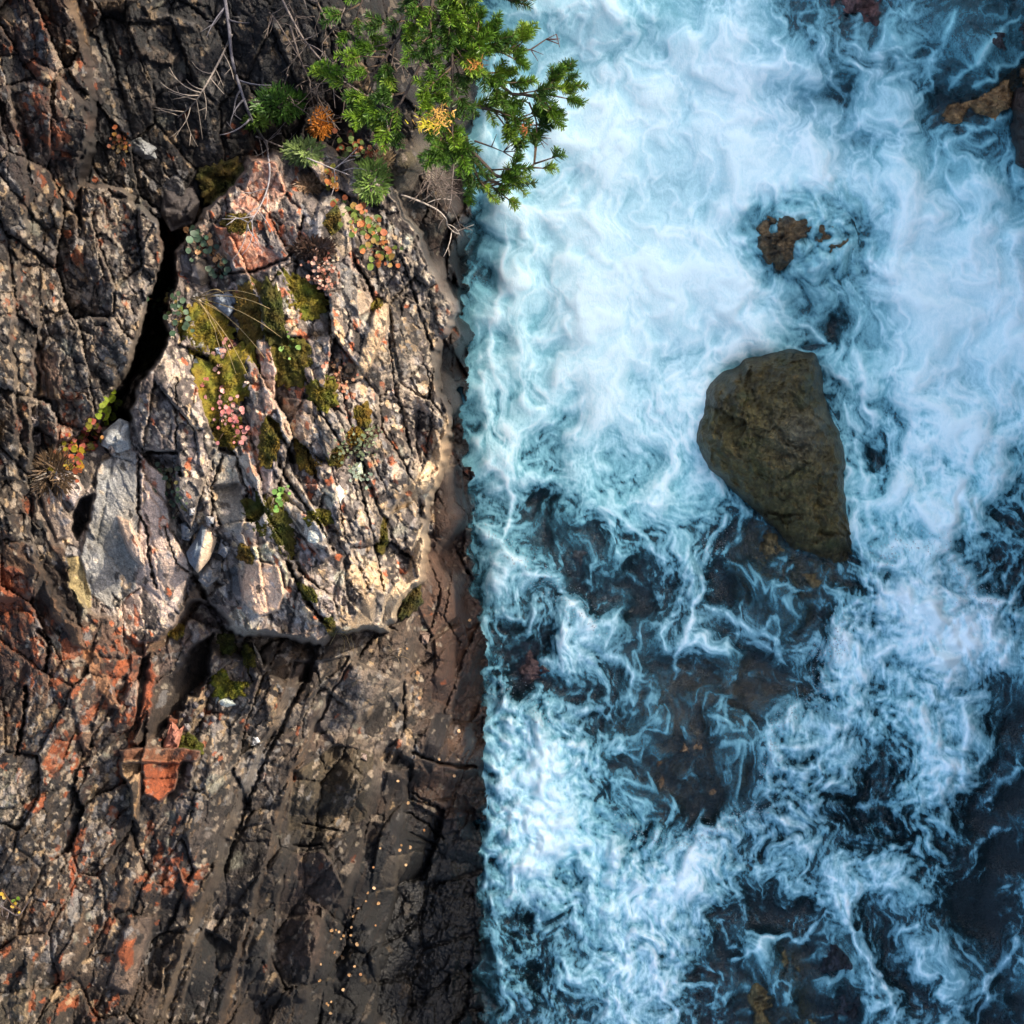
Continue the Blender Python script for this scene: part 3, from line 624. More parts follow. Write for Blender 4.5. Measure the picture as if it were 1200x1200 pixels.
slab([(500, 640), (530, 650), (535, 720), (508, 745), (490, 710)], (104, 80, 68), 0.05, (0.25, 0.2), rg=0.8, lich=0.05)
slab([(516, 550), (542, 540), (546, 620), (530, 650), (504, 630)], (66, 49, 42), 0.03, (0.3, -0.2), rg=0.8, lich=0.0)
slab([(510, 750), (540, 730), (560, 790), (540, 836), (505, 820)], (88, 66, 56), 0.04, (0.2, -0.3), rg=0.8, lich=0.0)
crack([(a_ + 9, b_ + 3) for a_, b_ in [(357, 778), (332, 826), (307, 876), (286, 925), (264, 985), (252, 1030)]], 3.0, .09, (26, 23, 21))  # shadow line beside the long step, cut and painted as a crack
# sharp foot where the rock meets the river
edge = [(580, -520), (562, -30), (556, 20), (551, 120), (546, 200), (550, 260), (546, 330), (551, 400), (549, 440), (547, 500), (546, 560), (547, 620), (556, 680), (567, 750), (570, 830), (565, 890), (568, 925), (557, 1000), (568, 1075), (562, 1130), (576, 1200), (580, 1720)]
c = Crop(xs, ys, edge, 200)
ex_, ey_ = c[X] + 0.9 * c[wx] + 6 * gn(c[X] / 60, c[Y] / 26, 37) + 2.5 * gn(c[X] / 20, c[Y] / 8, 38) + 15 * (worley(c[X] / 60, c[Y] / 34 + 0.2 * gn(c[X] / 9, c[Y] / 9, 39), 43)[4] - 0.5) + 7 * (worley(c[X] / 30, c[Y] / 13, 44)[4] - 0.5), c[Y] + 0.9 * c[wy]
dE, sE, aE = line_sd(edge, ex_, ey_)
sgn = dE * sE       # >0 to the left in plan: see below
side = np.where(ex_ < np.interp(ey_, [p[1] for p in edge], [p[0] for p in edge]), 1, -1)
sg = dE * side
Zc[c.sl] = np.where(sg > 0, np.maximum(c[Zc], 0.10 + np.minimum(sg, 40) * 0.004 - 0.16 * ss(5, 0, sg)), np.minimum(c[Zc], -0.06 + sg * 0.012))

# ---- broken relief, stretched along the bedding
def rot(x, y, dx, dy):
    l = math.hypot(dx, dy); dx, dy = dx / l, dy / l
    return x * dx + y * dy, x * dy - y * dx      # along, across
wlow = ss(700, 830, Y + 0.15 * (X - 200)) * ss(-200, 120, X + 0.3 * (Y - 700))
def relief(dx, dy, seed):
    a, b = rot(X + 0.45 * wx + 1.3 * gn(X / 4.3, Y / 4.3, 41), Y + 0.45 * wy + 1.3 * gn(X / 4.3, Y / 4.3, 42), dx, dy)
    z = 0; cv = 0; ids = []
    for (la, lb, amp, tl, sdv) in ((95, 50, 0.075, 0.30, 0), (38, 19, 0.032, 0.18, 3), (17, 8.5, 0.015, 0.11, 6), (8, 4.5, 0.007, 0.07, 9)):
        f1, f2, ox, oy, r0, r1, r2 = worley(a / la, b / lb, seed + sdv)
        z = z + amp * (r0 - 0.5) + tl * ((r1 - 0.5) * ox * 0.6 + (r2 - 0.5) * oy) * (lb / 15) * 0.4
        z = z - amp * 0.55 * np.exp(-((f2 - f1) / 0.05) ** 2)
        cv = cv + (r2 - 0.5) * (1.0 if la > 20 else 0.8)
        ids.append((r0, r1, r2))
    st = fbm(a / 60, b / 5.0, seed + 40, 3)
    z = z + 0.006 * st
    return z, cv, a, b, st, ids
zA, cA, aA, bA, stA, idA = relief(0.32, 0.95, 20)
zB, cB, aB, bB, stB, idB = relief(-0.40, 0.92, 60)
zr = zA * (1 - wlow) + zB * wlow
cv = cA * (1 - wlow) + cB * wlow
AA = np.where(wlow > 0.5, aB, aA); BB = np.where(wlow > 0.5, bB, bA)
stx = stA * (1 - wlow) + stB * wlow
land = ss(-0.3, 0.05, Zc)
fine = 0.012 * fbm(X / 12, Y / 12, 70, 4, 0.6)
Zc += (zr * rough * 0.95 + fine * np.minimum(rough, 1)) * (0.4 + 0.6 * land)

# ---- colour break-up
lum = 1 + 0.42 * cv * np.clip(rough, 0.35, 1.2) + 0.28 * stx * np.clip(rough, 0.4, 1)
lum = lum * (1 + 0.30 * fbm(X / 26, Y / 26, 80, 4))
Cc *= np.clip(lum, 0.3, 2.2)[..., None]
# warm / cool drift
wc = fbm(X / 60, Y / 60, 84, 3)
Cc *= np.stack([1 + 0.10 * wc, np.ones_like(wc), 1 - 0.14 * wc], -1)
wsel = wlow > 0.5
# bedding: dark and tan ribbons through the lower and left rock
ribs = fbm(np.where(wsel, aB, aA) / 130, np.where(wsel, bB, bA) / 7.0, 88, 4, 0.6)
rib_w = np.clip(ss(520, 420, X) * (0.35 + 0.65 * wlow + 0.6 * (REG == R_LEFT)), 0, 1) * np.clip(rough, 0.3, 1) * (1 - 0.7 * (REG == R_LEDGE))
Cc *= (1 - 0.62 * rib_w * ss(0.0, 0.45, ribs))[..., None]
Cc = blend(Cc, 0.38 * rib_w * ss(0.15, 0.5, -ribs), lin(140, 116, 92))
# broken chips of different stone and crusts
chipw = np.clip(rough, 0, 1.3) * np.clip(0.25 + LICH, 0, 1) * land * ss(520, 480, X - 30 * ss(640, 500, Y))
for lv, pw in ((2, 0.75), (3, 1.0), (1, 0.2)):
    r0, r1, r2 = [np.where(wsel, b_, a_) for a_, b_ in zip(idA[lv], idB[lv])]
    pick = (r0 * 7.31 + r1 * 3.77 + r2 * 5.13) % 1.0
    for lo, hi, cl, k in ((0.0, 0.17, (30, 28, 29), 0.85), (0.17, 0.26, (190, 178, 166), 0.75), (0.26, 0.31, (206, 182, 150), 0.75), (0.31, 0.39, (150, 152, 158), 0.7), (0.39, 0.54, (52, 47, 47), 0.75)):
        m = ((pick >= lo) & (pick < lo + (hi - lo) * np.clip(chipw * pw, 0, 1.2))) * k
        Cc = blend(Cc, m, lin(*cl))
    m = ((pick >= 0.6) & (pick < 0.6 + 0.24 * np.clip(ORNG * pw, 0, 1) * np.clip(rough, .3, 1))) * 0.75
    Cc = blend(Cc, m, lin(176, 96, 54))
lichc = np.clip(LICH + 0.35 * fbm(X / 50, Y / 50, 86, 3), 0, 1.2)
def spots(seed, size, dens, rmin, rmax, col, soft=0.10, stretch=1.0, amount=LICH, mx=0.9):
    a = AA / (size * stretch); b = BB / size
    a = a + 0.22 * gn(X / size * 1.7, Y / size * 1.7, seed + 1); b = b + 0.22 * gn(X / size * 1.7, Y / size * 1.7, seed + 2)
    f1, f2, ox, oy, r0, r1, r2 = worley(a, b, seed)
    on = r0 < dens * amount
    rad = rmin + (rmax - rmin) * r1 ** 2
    m = ss(rad + soft, rad - soft, f1) * on * mx * (0.55 + 0.45 * r2)
    global Cc
    Cc = blend(Cc, m, lin(*col))
spots(200, 22, 0.35, 0.15, 0.45, (40, 38, 40), amount=lichc, mx=0.8)
spots(205, 13, 0.55, 0.15, 0.50, (30, 28, 29), amount=lichc, mx=0.8)
spots(210, 16, 0.45, 0.12, 0.42, (158, 154, 156), amount=lichc)
spots(215, 9, 0.50, 0.15, 0.48, (176, 168, 160), amount=lichc)
spots(220, 6, 0.45, 0.15, 0.50, (198, 190, 178), amount=lichc, stretch=1.4)
spots(222, 5, 0.06, 0.15, 0.45, (190, 178, 160), amount=np.clip(lichc + 0.25, 0, 1) * ss(570, 520, X), stretch=1.2)
spots(225, 30, 0.16, 0.12, 0.36, (168, 172, 164), amount=lichc)
flk = ss(0.34, 0.62, fbm(AA / 17, BB / 5.5, 90, 4, 0.6)) * ss(480, 330, X) * ss(700, 800, Y + 0.2 * X) * np.clip(LICH * 1.3, 0.15, 1)
Cc = blend(Cc, flk * 0.8, lin(180, 156, 128))
blk = ss(0.28, 0.6, fbm(AA / 34, BB / 11, 95, 4, 0.6))
Cc *= (1 - 0.6 * blk * np.clip(rough, 0.3, 1))[..., None]
og = fbm(AA / 30, BB / 17, 97, 4, 0.6) * 0.8 + 0.4 * gn(X / 7, Y / 7, 99)
om = ss(0.62, 0.30, 1.0 - ORNG * 0.85 - 0.55 * og + 0.1)
orc = lin(172, 92, 54) * (1 + 0.3 * gn(X / 11, Y / 11, 103))[..., None]
Cc = blend(Cc, np.clip(om, 0, 1) * 0.55 * ss(-0.5, 0.25, gn(X / 5, Y / 5, 107) + 0.6 * gn(X / 12, Y / 12, 108)), orc)
# soil, twig litter up in the gully
soil = ss(0.2, 0.0, np.abs(Y - 60) / 400 - 0.2) * ss(100, 150, X) * ss(560, 500, X) * ss(240, 170, Y)
lit = ss(0.38, 0.62, fbm(X / 7, Y / 4, 110, 3, 0.6)) * soil
Cc = blend(Cc, lit * 0.6, lin(112, 92, 74))
# sunlit upper cliff coloured darker, shaded brown apron lighter, to balance sun against shade
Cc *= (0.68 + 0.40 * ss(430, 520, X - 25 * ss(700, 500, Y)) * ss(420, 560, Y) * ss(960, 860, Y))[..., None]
Cc *= (1 - 0.38 * np.exp(-((X - 478) / 50) ** 4 - ((Y - 450) / 200) ** 4) * (REG == R_LEDGE) * ss(0.25, -0.1, fbm(X / 30, Y / 60, 115, 3)))[..., None]
Cc *= (1 + 0.35 * fbm(AA / 22, BB / 2.2, 117, 3, 0.6) * land)[..., None]
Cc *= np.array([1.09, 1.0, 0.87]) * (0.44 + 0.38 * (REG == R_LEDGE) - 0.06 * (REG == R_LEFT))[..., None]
Cc *= (1 - 0.55 * ss(90, 125, X) * ss(560, 500, X) * ss(230, 165, Y + 0.25 * np.abs(X - 300)))[..., None]  # dark gully soil, with its shadow painted in as well
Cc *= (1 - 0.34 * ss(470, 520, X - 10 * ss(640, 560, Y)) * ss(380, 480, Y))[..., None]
Cc *= (1 - 0.5 * ss(380, 440, X + 0.25 * (Y - 1000)) * ss(900, 1020, Y))[..., None]  # dark wet rock, with the lower-right shade painted in too
Cc *= (1 - 0.45 * ss(250, 300, X) * ss(900, 1050, Y))[..., None]  # shade towards the lower right painted into the rock colour
Cc = np.clip(Cc, 0.004, 0.9)
lake = ss(0.02, -0.04, Zc)
WET = np.maximum(WET, ss(0.40, 0.15, Zc))
Cc *= (1 - 0.55 * ss(0.46, 0.16, Zc - 0.14 * fbm(X / 25, Y / 25, 113, 3)))[..., None]      # soaked rock is darker

# steep walls: no colour smeared down them, only the mean tone of the rock (the material breaks it up in 3-D)
dzx = np.abs(np.gradient(Zc, xs, axis=1)) / 0.0042; dzy = np.abs(np.gradient(Zc, ys, axis=0)) / 0.0042
STEEP = ss(3.2, 6.5, np.hypot(dzx, dzy))
def boxblur(F, r):
    for ax in (0, 1):
        P_ = np.concatenate([np.take(F, [0] * (r + 1), ax), F, np.take(F, [-1] * r, ax)], ax)
        C_ = np.cumsum(P_, ax); n_ = F.shape[ax]
        F = (np.take(C_, range(2 * r + 1, 2 * r + 1 + n_), ax) - np.take(C_, range(0, n_), ax)) / (2 * r + 1)
    return F
Cc = Cc * (1 - STEEP[..., None]) + STEEP[..., None] * boxblur(boxblur(Cc, 6), 6)
# ---- split the sheet into its rocks
def grid_faces(sel, nx):
    j, i = np.nonzero(sel)
    a = j * nx + i
    return np.stack([a, a + nx, a + nx + 1, a + 1], -1)
kx = S * (H - Zc) / H
VX = (X - 600) * kx; VY = (600 - Y) * kx
Vall = np.stack([VX, VY, Zc], -1).reshape(-1, 3)
Call = Cc.reshape(-1, 3); Wall = WET.ravel()
cell = np.maximum(np.maximum(REG[:-1, :-1], REG[1:, 1:]), np.maximum(REG[1:, :-1], REG[:-1, 1:]))
cx = 0.5 * (X[:-1, :-1] + X[1:, 1:]); cy = 0.5 * (Y[:-1, :-1] + Y[1:, 1:])
def cliff_piece(name, sel):
    f = grid_faces(sel, len(xs))
    u, inv = np.unique(f, return_inverse=True)
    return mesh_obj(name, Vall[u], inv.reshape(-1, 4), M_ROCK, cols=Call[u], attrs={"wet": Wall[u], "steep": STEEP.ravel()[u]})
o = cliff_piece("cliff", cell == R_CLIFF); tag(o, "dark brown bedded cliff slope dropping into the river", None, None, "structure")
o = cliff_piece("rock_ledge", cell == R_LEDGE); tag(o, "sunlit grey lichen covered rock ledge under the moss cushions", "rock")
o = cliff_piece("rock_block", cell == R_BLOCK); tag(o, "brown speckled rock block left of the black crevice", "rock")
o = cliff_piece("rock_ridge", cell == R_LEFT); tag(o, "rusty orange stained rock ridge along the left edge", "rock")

def zc(px, py):
    return float(sample(Zc, xs, ys, np.array([px], float), np.array([py], float))[0])

# ================================================================== THE RIVER
RS = 1.25
rx = np.arange(500, 1300, RS); ry = np.arange(-100, 1320, RS)
RX, RY = np.meshgrid(rx, ry)
gx = np.array([510, 570, 630, 690, 750, 810, 870, 930, 990, 1050, 1110, 1170, 1230], float)
gy = np.array([-60] + [30 + 60 * k for k in range(20)] + [1240], float)
rows = [
 [3, 4, 6, 7, 5, 6, 6, 3, 2, 4, 2, 2, 2],
 [3, 4, 6, 7, 5.2, 6, 5.6, 2.4, 1.4, 3, 1, 1, 1],
 [5, 6, 7, 8, 8, 8, 8, 5.4, 2.4, 4.2, 1.4, .8, .5],
 [5, 6, 7, 8, 8.4, 8.4, 8, 8, 5.4, 5.4, 2.4, 1.4, .6],
 [5, 6, 7, 8, 9, 9, 8, 8, 8, 6, 6, 4, 3],
 [4, 4.4, 8, 9, 9, 9, 8.4, 3.6, 4.2, 9, 8, 7, 6],
 [4, 4, 7, 9, 9, 8.6, 8, 4.2, 3.4, 8, 9, 8, 7],
 [4, 5, 6.8, 9, 9, 8, 8, 3, 3, 7, 9, 8, 7],
 [4, 5, 6, 9, 8, 7.4, 5, 2, 3, 6, 8, 7, 6],
 [4, 4.5, 5, 7.5, 7.2, 6, 3, 2, 3, 5, 7, 6, 5],
 [4, 5, 3.2, 5, 5, 5, 3, 2, 3, 3.6, 4.8, 3.2, 3],
 [4, 5, 2, 2, 4, 4, 1.5, 1.2, 2, 4.6, 4, 2.2, 2],
 [4, 5, 4.6, 3, 2, 4, 1.4, 1.0, 3, 8, 6, 4, 3],
 [4, 4.4, 4.2, 4.6, 1.8, 2.6, 1.8, 1.6, 6, 6.4, 7, 4, 3],
 [5, 6.6, 3, 3.6, 1.8, 1.8, 1.4, 2, 5.4, 6, 6, 2.4, 2],
 [5, 6, 6, 4, 1.8, 1.2, 1.2, 5, 6, 5, 5, 1.6, 1],
 [5, 6, 7.2, 4.4, 1.5, 1.3, 1.6, 6, 5, 4, 5, 2, 1],
 [3, 4, 8, 7, 6, 6, 4.2, 3.4, 4, 4, 4, 2, 1.5],
 [2, 4, 7, 6, 7, 6, 2.2, 3, 4, 3, 2.6, 2, 2],
 [2, 2.4, 5, 5, 7, 4, 2, 1.8, 2.2, 2.6, 2, 1.6, 1.5],
 [2, 2.4, 5, 4.2, 5, 3, 1.5, 1.4, 1.6, 3, 2, 1.2, 1],
 [2, 2.4, 5, 4, 5, 3, 1.5, 1.4, 1.6, 3, 2, 1, 1]]
D0 = np.minimum(np.array(rows, float), 7.9) / 9.0  # foam density follows brightness; lower-right shade is put in as less foam

# the current: down the picture, parted by the boulders, curled by eddies
psi = RX.copy().astype(float)
for (a, b, R) in [(905, 520, 105), (950, 280, 70), (820, 880, 90), (1110, 130, 50), (650, 720, 45), (690, 640, 40)]:
    r2 = (RX - a) ** 2 + (RY - b) ** 2
    psi -= (RX - a) * R * R / np.maximum(r2, R * R * 0.6)
psi += 26 * fbm(RX / 150, RY / 150, 120, 2) + 15 * gn(RX / 62, RY / 62, 123) + 5.5 * gn(RX / 27, RY / 27, 125)
dpy, dpx = np.gradient(psi, RS)
vx, vy = -dpy, dpx
sp = np.hypot(vx, vy) + 0.35
vx, vy = vx / sp, vy / sp
shp = RX.shape
def fast(F, px, py):
    fx = np.clip((px - rx[0]) / RS, 0, shp[1] - 1.001); fy = np.clip((py - ry[0]) / RS, 0, shp[0] - 1.001)
    i = fx.astype(np.int32); j = fy.astype(np.int32)
    fx = (fx - i).astype(np.float32); fy = (fy - j).astype(np.float32)
    k = j * shp[1] + i
    Fr = F.ravel()
    return (Fr[k] * (1 - fx) + Fr[k + 1] * fx) * (1 - fy) + (Fr[k + shp[1]] * (1 - fx) + Fr[k + shp[1] + 1] * fx) * fy
rn = np.random.RandomState(3)
W1 = gn(RX / 2.6, RY / 2.6, 130).astype(np.float32) + 0.35 * rn.randn(*shp).astype(np.float32)
W2 = gn(RX / 7.0, RY / 7.0, 132).astype(np.float32)
vx32, vy32 = vx.astype(np.float32), vy.astype(np.float32)
def lic(steps_, h, fields):
    acc = [np.zeros(shp, np.float32) for _ in fields]
    for sgn_ in (1, -1):
        px = RX.astype(np.float32).copy(); py = RY.astype(np.float32).copy()
        for k in range(steps_):
            w = 1 - k / steps_
            for q, F in enumerate(fields): acc[q] += w * fast(F, px, py)
            ux = fast(vx32, px, py); uy = fast(vy32, px, py)
            px = px + sgn_ * h * ux; py = py + sgn_ * h * uy
    return acc, px, py
(l1, l2), bx, by = lic(6, 2.4, [W1, W2])
nrm = lambda a: (a - a.mean()) / a.std()
l1, l2 = nrm(l1), nrm(l2)
# eddies inside eddies: every layer is bent by the one before it
q1 = fbm(bx / 85, by / 100, 140, 3, 0.55); q2 = fbm(bx / 85 + 7, by / 100 + 3, 143, 3, 0.55)
ax_, ay_ = bx + 36 * q1, by + 36 * q2
r1_ = fbm(ax_ / 30, ay_ / 36, 146, 3, 0.6); r2_ = fbm(ax_ / 30 + 5, ay_ / 36 + 9, 149, 3, 0.6)
cx_, cy_ = ax_ + 8 * r1_, ay_ + 8 * r2_
n_big = nrm(fbm(cx_ / 75, cy_ / 90, 152, 6, 0.55))
n_mid = nrm(fbm(cx_ / 22, cy_ / 28, 156, 5, 0.62))
n_fin = nrm(fbm((bx + 10 * q1) / 6.5, (by + 10 * q2) / 8.5, 159, 3, 0.65))
def billow(a, b, w, seed):
    return np.abs(gn(a / w, b / w, seed)) + 0.55 * np.abs(gn(a / w * 2.1, b / w * 2.1, seed + 1)) + 0.3 * np.abs(gn(a / w * 4.3, b / w * 4.3, seed + 2))
puff = nrm(np.sqrt(billow(bx + 16 * q1 + 3 * r1_, by + 16 * q2 + 3 * r2_, 25, 162)))
def veins(a, b, w, seed, wd):
    v = np.abs(fbm(a / w, b / (w * 1.25), seed, 4, 0.55))
    return np.exp(-(v / wd) ** 1.2)
vein = veins(ax_ + 3, ay_, 48, 165, 0.085)
vein2 = veins(ax_, ay_ + 5, 21, 168, 0.10)
wD = 15
Dm = sample(D0, gx, gy, RX + wD * gn(RX / 40, RY / 40, 160) + 10 * r1_, RY + wD * gn(RX / 40, RY / 40, 163) + 10 * r2_)

def dadd(poly, amt, soft, wv=1.0):
    c = Crop(rx, ry, poly, soft + 20)
    x = c[RX] + wv * (9 * gn(c[RX] / 22, c[RY] / 22, 170) + 9 * c[r1_]); y = c[RY] + wv * (9 * gn(c[RX] / 22, c[RY] / 22, 172) + 9 * c[r2_])
    Dm[c.sl] += amt * ss(-soft, soft, poly_sd(poly, x, y))
dadd([(1030, 650), (1050, 636), (1108, 640), (1130, 668), (1146, 700), (1182, 708), (1190, 745), (1170, 790), (1120, 800), (1080, 760), (1040, 770), (1000, 800), (960, 815), (958, 768), (980, 758), (985, 722), (1012, 700)], 0.16, 6)
dadd([(925, 830), (962, 812), (1000, 830), (1010, 900), (980, 960), (920, 968), (905, 945), (900, 890)], 0.14, 7)
dadd([(800, 985), (860, 958), (910, 950), (960, 960), (930, 985), (860, 995), (810, 1010)], 0.2, 7)
dadd([(570, 812), (612, 806), (618, 840), (640, 870), (690, 950), (722, 965), (748, 1000), (800, 985), (830, 1010), (800, 1060), (740, 1070), (690, 1060), (620, 1060), (590, 990), (580, 900)], 0.12, 8)
dadd([(700, 735), (760, 700), (800, 790), (880, 745), (948, 780), (946, 826), (902, 856), (892, 936), (858, 946), (800, 968), (760, 960), (712, 930), (702, 880), (722, 820), (664, 830), (650, 800)], -0.10, 12)
dadd([(596, 590), (640, 575), (700, 610), (740, 660), (760, 715), (700, 740), (672, 700), (630, 665), (598, 640)], -0.12, 12)
dadd([(552, 612), (578, 640), (604, 662), (645, 676), (668, 702), (700, 738), (704, 770), (680, 800), (640, 800), (610, 740), (570, 720), (552, 680)], 0.10, 5)
dadd([(575, 735), (640, 740), (660, 790), (620, 825), (600, 805), (572, 800)], -0.22, 14)
dadd([(1085, 100), (1140, 95), (1200, 60), (1260, 100), (1260, 210), (1200, 180), (1186, 130), (1140, 145), (1100, 150)], -0.15, 9)
dadd([(880, 235), (930, 212), (985, 215), (1025, 245), (1028, 295), (1000, 330), (950, 350), (900, 335), (875, 300)], -0.15, 14)
dadd([(868, 262), (885, 240), (910, 235), (912, 290), (925, 320), (895, 325), (872, 295)], -0.28, 7)
dadd([(1150, 800), (1220, 780), (1220, 960), (1160, 960), (1180, 880)], -0.15, 14)
dadd([(860, 1120), (920, 1095), (945, 1105), (970, 1070), (990, 1085), (1010, 1140), (1020, 1220), (850, 1220)], -0.14, 8)
dadd([(985, 655), (1020, 690), (1000, 720), (970, 750), (900, 740), (862, 690), (852, 640), (900, 620)], -0.12, 10)

Dc = np.clip(Dm, 0, 1)
calm = ss(520, 380, RY) * ss(300, 460, RX)          # the big pool above is softer
mid = ss(0.10, 0.30, Dc) * ss(1.02, 0.80, Dc)
Dm = Dm - (0.11 + 0.06 * ss(860, 940, RX) * ss(780, 900, RY)) * ss(520, 640, RY) * mid
rag = ss(560, 760, RY + 0.25 * (RX - 870)) * ss(0.25, 0.5, Dc)
Dm = Dm + 0.10 * mid * nrm(fbm(bx / 150, by / 210, 176, 2)) * ss(430, 600, RY)
rag = rag * (0.45 + 0.75 * ss(-0.4, 0.5, fbm(bx / 70, by / 80, 178, 2)))
rag = np.maximum(rag, 0.9 * np.exp(-((RX - 955) / 75) ** 2 - ((RY - 285) / 65) ** 2))
dark = ss(0.34, 0.16, Dc) * ss(540, 620, RY)    # thrown-up, cauliflower foam below the falls
foam = Dm + (0.04 + 0.085 * mid) * n_big * (1 - 0.15 * calm) + (0.025 + 0.055 * mid) * n_mid * (1 - 0.5 * calm) * (1 - 0.4 * rag) + (0.010 + 0.045 * mid) * n_fin * (1 - 0.6 * calm)
foam += (0.10 + 0.15 * mid) * (vein - 0.15) * (1 - 0.5 * rag) + (0.06 + 0.12 * mid) * (vein2 - 0.18) * (1 - 0.4 * calm) * (1 - 0.6 * rag) + 0.085 * rag * puff + 0.05 * rag * n_fin + dark * (0.055 * np.clip(n_big, -0.3, 3) + 0.05 * np.clip(l2, 0, 3) * np.clip(n_mid, 0, 2) + 0.14 * vein * np.clip(n_big + 0.6, 0, 1.5)) + (0.014 + 0.022 * mid) * l1 * (1 - 0.8 * calm) + 0.02 * l2 * mid * (1 - calm)

def stroke(pts, w, amt=0.55, tail=0.25, jit=5.0):
    c = Crop(rx, ry, pts, 50)
    x = c[RX] + jit * gn(c[RX] / 20, c[RY] / 20, 180) + 5 * c[r1_]; y = c[RY] + jit * gn(c[RX] / 20, c[RY] / 20, 182) + 5 * c[r2_]
    d, s, al = line_sd(pts, x, y)
    wv = w * (0.75 + 0.9 * np.abs(gn(c[RX] / 24, c[RY] / 24, 184) + 0.3)) * (0.35 + 0.65 * ss(0, .15, al) * ss(0, .15, 1 - al))
    core = np.exp(-(d / wv) ** 2)
    halo = np.exp(-d / (w * 3.6)) * np.where(s > 0, 0.35, 1.0) * (0.4 + 0.6 * ss(0, .15, al) * ss(0, .15, 1 - al))
    v = amt * 0.85 * core + 1.25 * tail * halo * (0.6 + 0.4 * np.clip(c[n_mid], -1, 1))
    foam[c.sl] = np.maximum(c[foam], c[foam] * 0.55 + v) * 0.6 + 0.4 * (c[foam] + v * 0.9)
for pts, w, a in [
    ([(594, 262), (590, 300), (584, 345), (577, 380), (577, 425), (589, 458), (595, 495), (596, 512), (588, 526)], 4.5, .55),
    ([(556, 360), (560, 400), (566, 440), (572, 465)], 3, .4),
    ([(545, 503), (560, 516), (572, 545), (592, 566), (602, 582), (596, 612), (588, 632)], 4, .55),
    ([(554, 606), (562, 614), (587, 637), (620, 668), (650, 677), (667, 700), (697, 736)], 6, .5),
    ([(700, 598), (722, 602), (746, 620), (768, 643), (784, 656)], 3.5, .5),
    ([(853, 600), (850, 616), (830, 632), (826, 650), (822, 690), (812, 722)], 4, .5),
    ([(704, 776), (728, 768), (740, 784), (742, 830)], 4, .42), ([(828, 710), (860, 722), (885, 738), (912, 752)], 4, .42),
    ([(812, 722), (800, 756), (788, 780), (790, 800)], 3.5, .4), ([(855, 742), (880, 748), (905, 760), (925, 780)], 3, .3),
    ([(905, 402), (880, 400), (842, 410), (802, 430), (770, 458)], 5, .35), ([(868, 412), (836, 430), (816, 455)], 3.5, .35), ([(812, 486), (796, 520), (786, 548), (776, 580)], 4, .35),
    ([(905, 350), (925, 372), (955, 386), (972, 400)], 4, .4), ([(962, 430), (985, 442), (1000, 455)], 4, .45), ([(1000, 395), (1008, 440), (1014, 480), (1026, 500)], 5, .42), ([(990, 470), (1004, 505), (1010, 545), (1016, 585), (1024, 622)], 4.5, .42),
    ([(1078, 480), (1062, 520), (1060, 558), (1050, 590)], 5, .38), ([(1146, 508), (1132, 570), (1116, 612), (1104, 636)], 5, .45), ([(988, 590), (994, 612), (1000, 630)], 3, .3),
    ([(938, 984), (944, 992), (948, 1010)], 3, .4), ([(970, 1020), (990, 1048), (992, 1080), (1005, 1104), (1022, 1130), (1038, 1156), (1049, 1188)], 3.6, .5),
    ([(1198, 1092), (1180, 1128), (1156, 1150), (1156, 1177), (1145, 1200)], 3.6, .42), ([(1182, 968), (1153, 981), (1142, 1012), (1130, 1030)], 4, .4), ([(1196, 902), (1171, 918), (1155, 942)], 4, .35),
    ([(854, 1126), (884, 1112), (898, 1098), (923, 1092), (943, 1106), (947, 1090), (970, 1066), (980, 1078)], 3.4, .45),
    ([(600, 1010), (605, 1037), (620, 1060), (636, 1070), (634, 1090)], 5, .3), ([(649, 1094), (666, 1080), (686, 1084)], 4, .35), ([(754, 1040), (742, 1080), (737, 1112), (737, 1152), (743, 1175)], 4.5, .4), ([(762, 1080), (767, 1100), (764, 1138), (784, 1170), (796, 1198)], 3.6, .4),
    ([(568, 1090), (578, 1098), (584, 1120), (590, 1140)], 4, .4), ([(1134, 930), (1120, 900), (1135, 870), (1128, 830)], 6, .3), ([(1005, 945), (1030, 938), (1050, 945), (1052, 960)], 4, .35), ([(1026, 1040), (1020, 1030), (1022, 1000)], 3, .4), ([(1060, 1020), (1080, 1010), (1030, 1050)], 4, .3),
    ([(690, 972), (680, 955), (700, 948), (730, 965), (748, 1000)], 6, .28), ([(565, 905), (568, 930), (560, 950)], 4, .3), ([(560, 985), (572, 1020), (578, 1060), (586, 1095)], 2.5, .3),
    ([(1196, 16), (1150, 66), (1112, 108)], 4, .28), ([(1205, 58), (1164, 92), (1140, 104)], 4, .25), ([(1122, 10), (1096, 66), (1084, 116)], 4, .25), ([(1198, 118), (1168, 142), (1130, 160), (1100, 170)], 6, .3), ([(1040, 20), (1030, 60), (1040, 110)], 6, .25), ([(960, 10), (966, 50), (960, 95)], 5, .2), ([(1010, 0), (1004, 60), (1012, 100)], 5, .22),
    ([(1030, 664), (1040, 641), (1075, 636), (1108, 641), (1130, 668), (1147, 700), (1182, 706)], 7, .42), ([(1014, 700), (986, 722), (980, 758), (958, 767)], 5, .3), ([(960, 812), (926, 830), (906, 860), (900, 920), (906, 946)], 5, .3), ([(906, 946), (860, 959), (812, 983)], 5, .3),
    ([(962, 416), (917, 403), (880, 411), (850, 427), (827, 451), (812, 484), (808, 514)], 2.6, .3), ([(1000, 600), (1010, 640), (1020, 690)], 3, .3), ([(840, 566), (862, 586), (890, 610)], 2.2, .22),
    ([(1145, 700), (1180, 706), (1192, 690)], 3, .35), ([(905, 680), (930, 690), (985, 690), (1000, 700)], 2.5, .25)]:
    stroke(pts, w, a)
bank = RX - np.interp(RY, [p[1] for p in edge], [p[0] for p in edge])
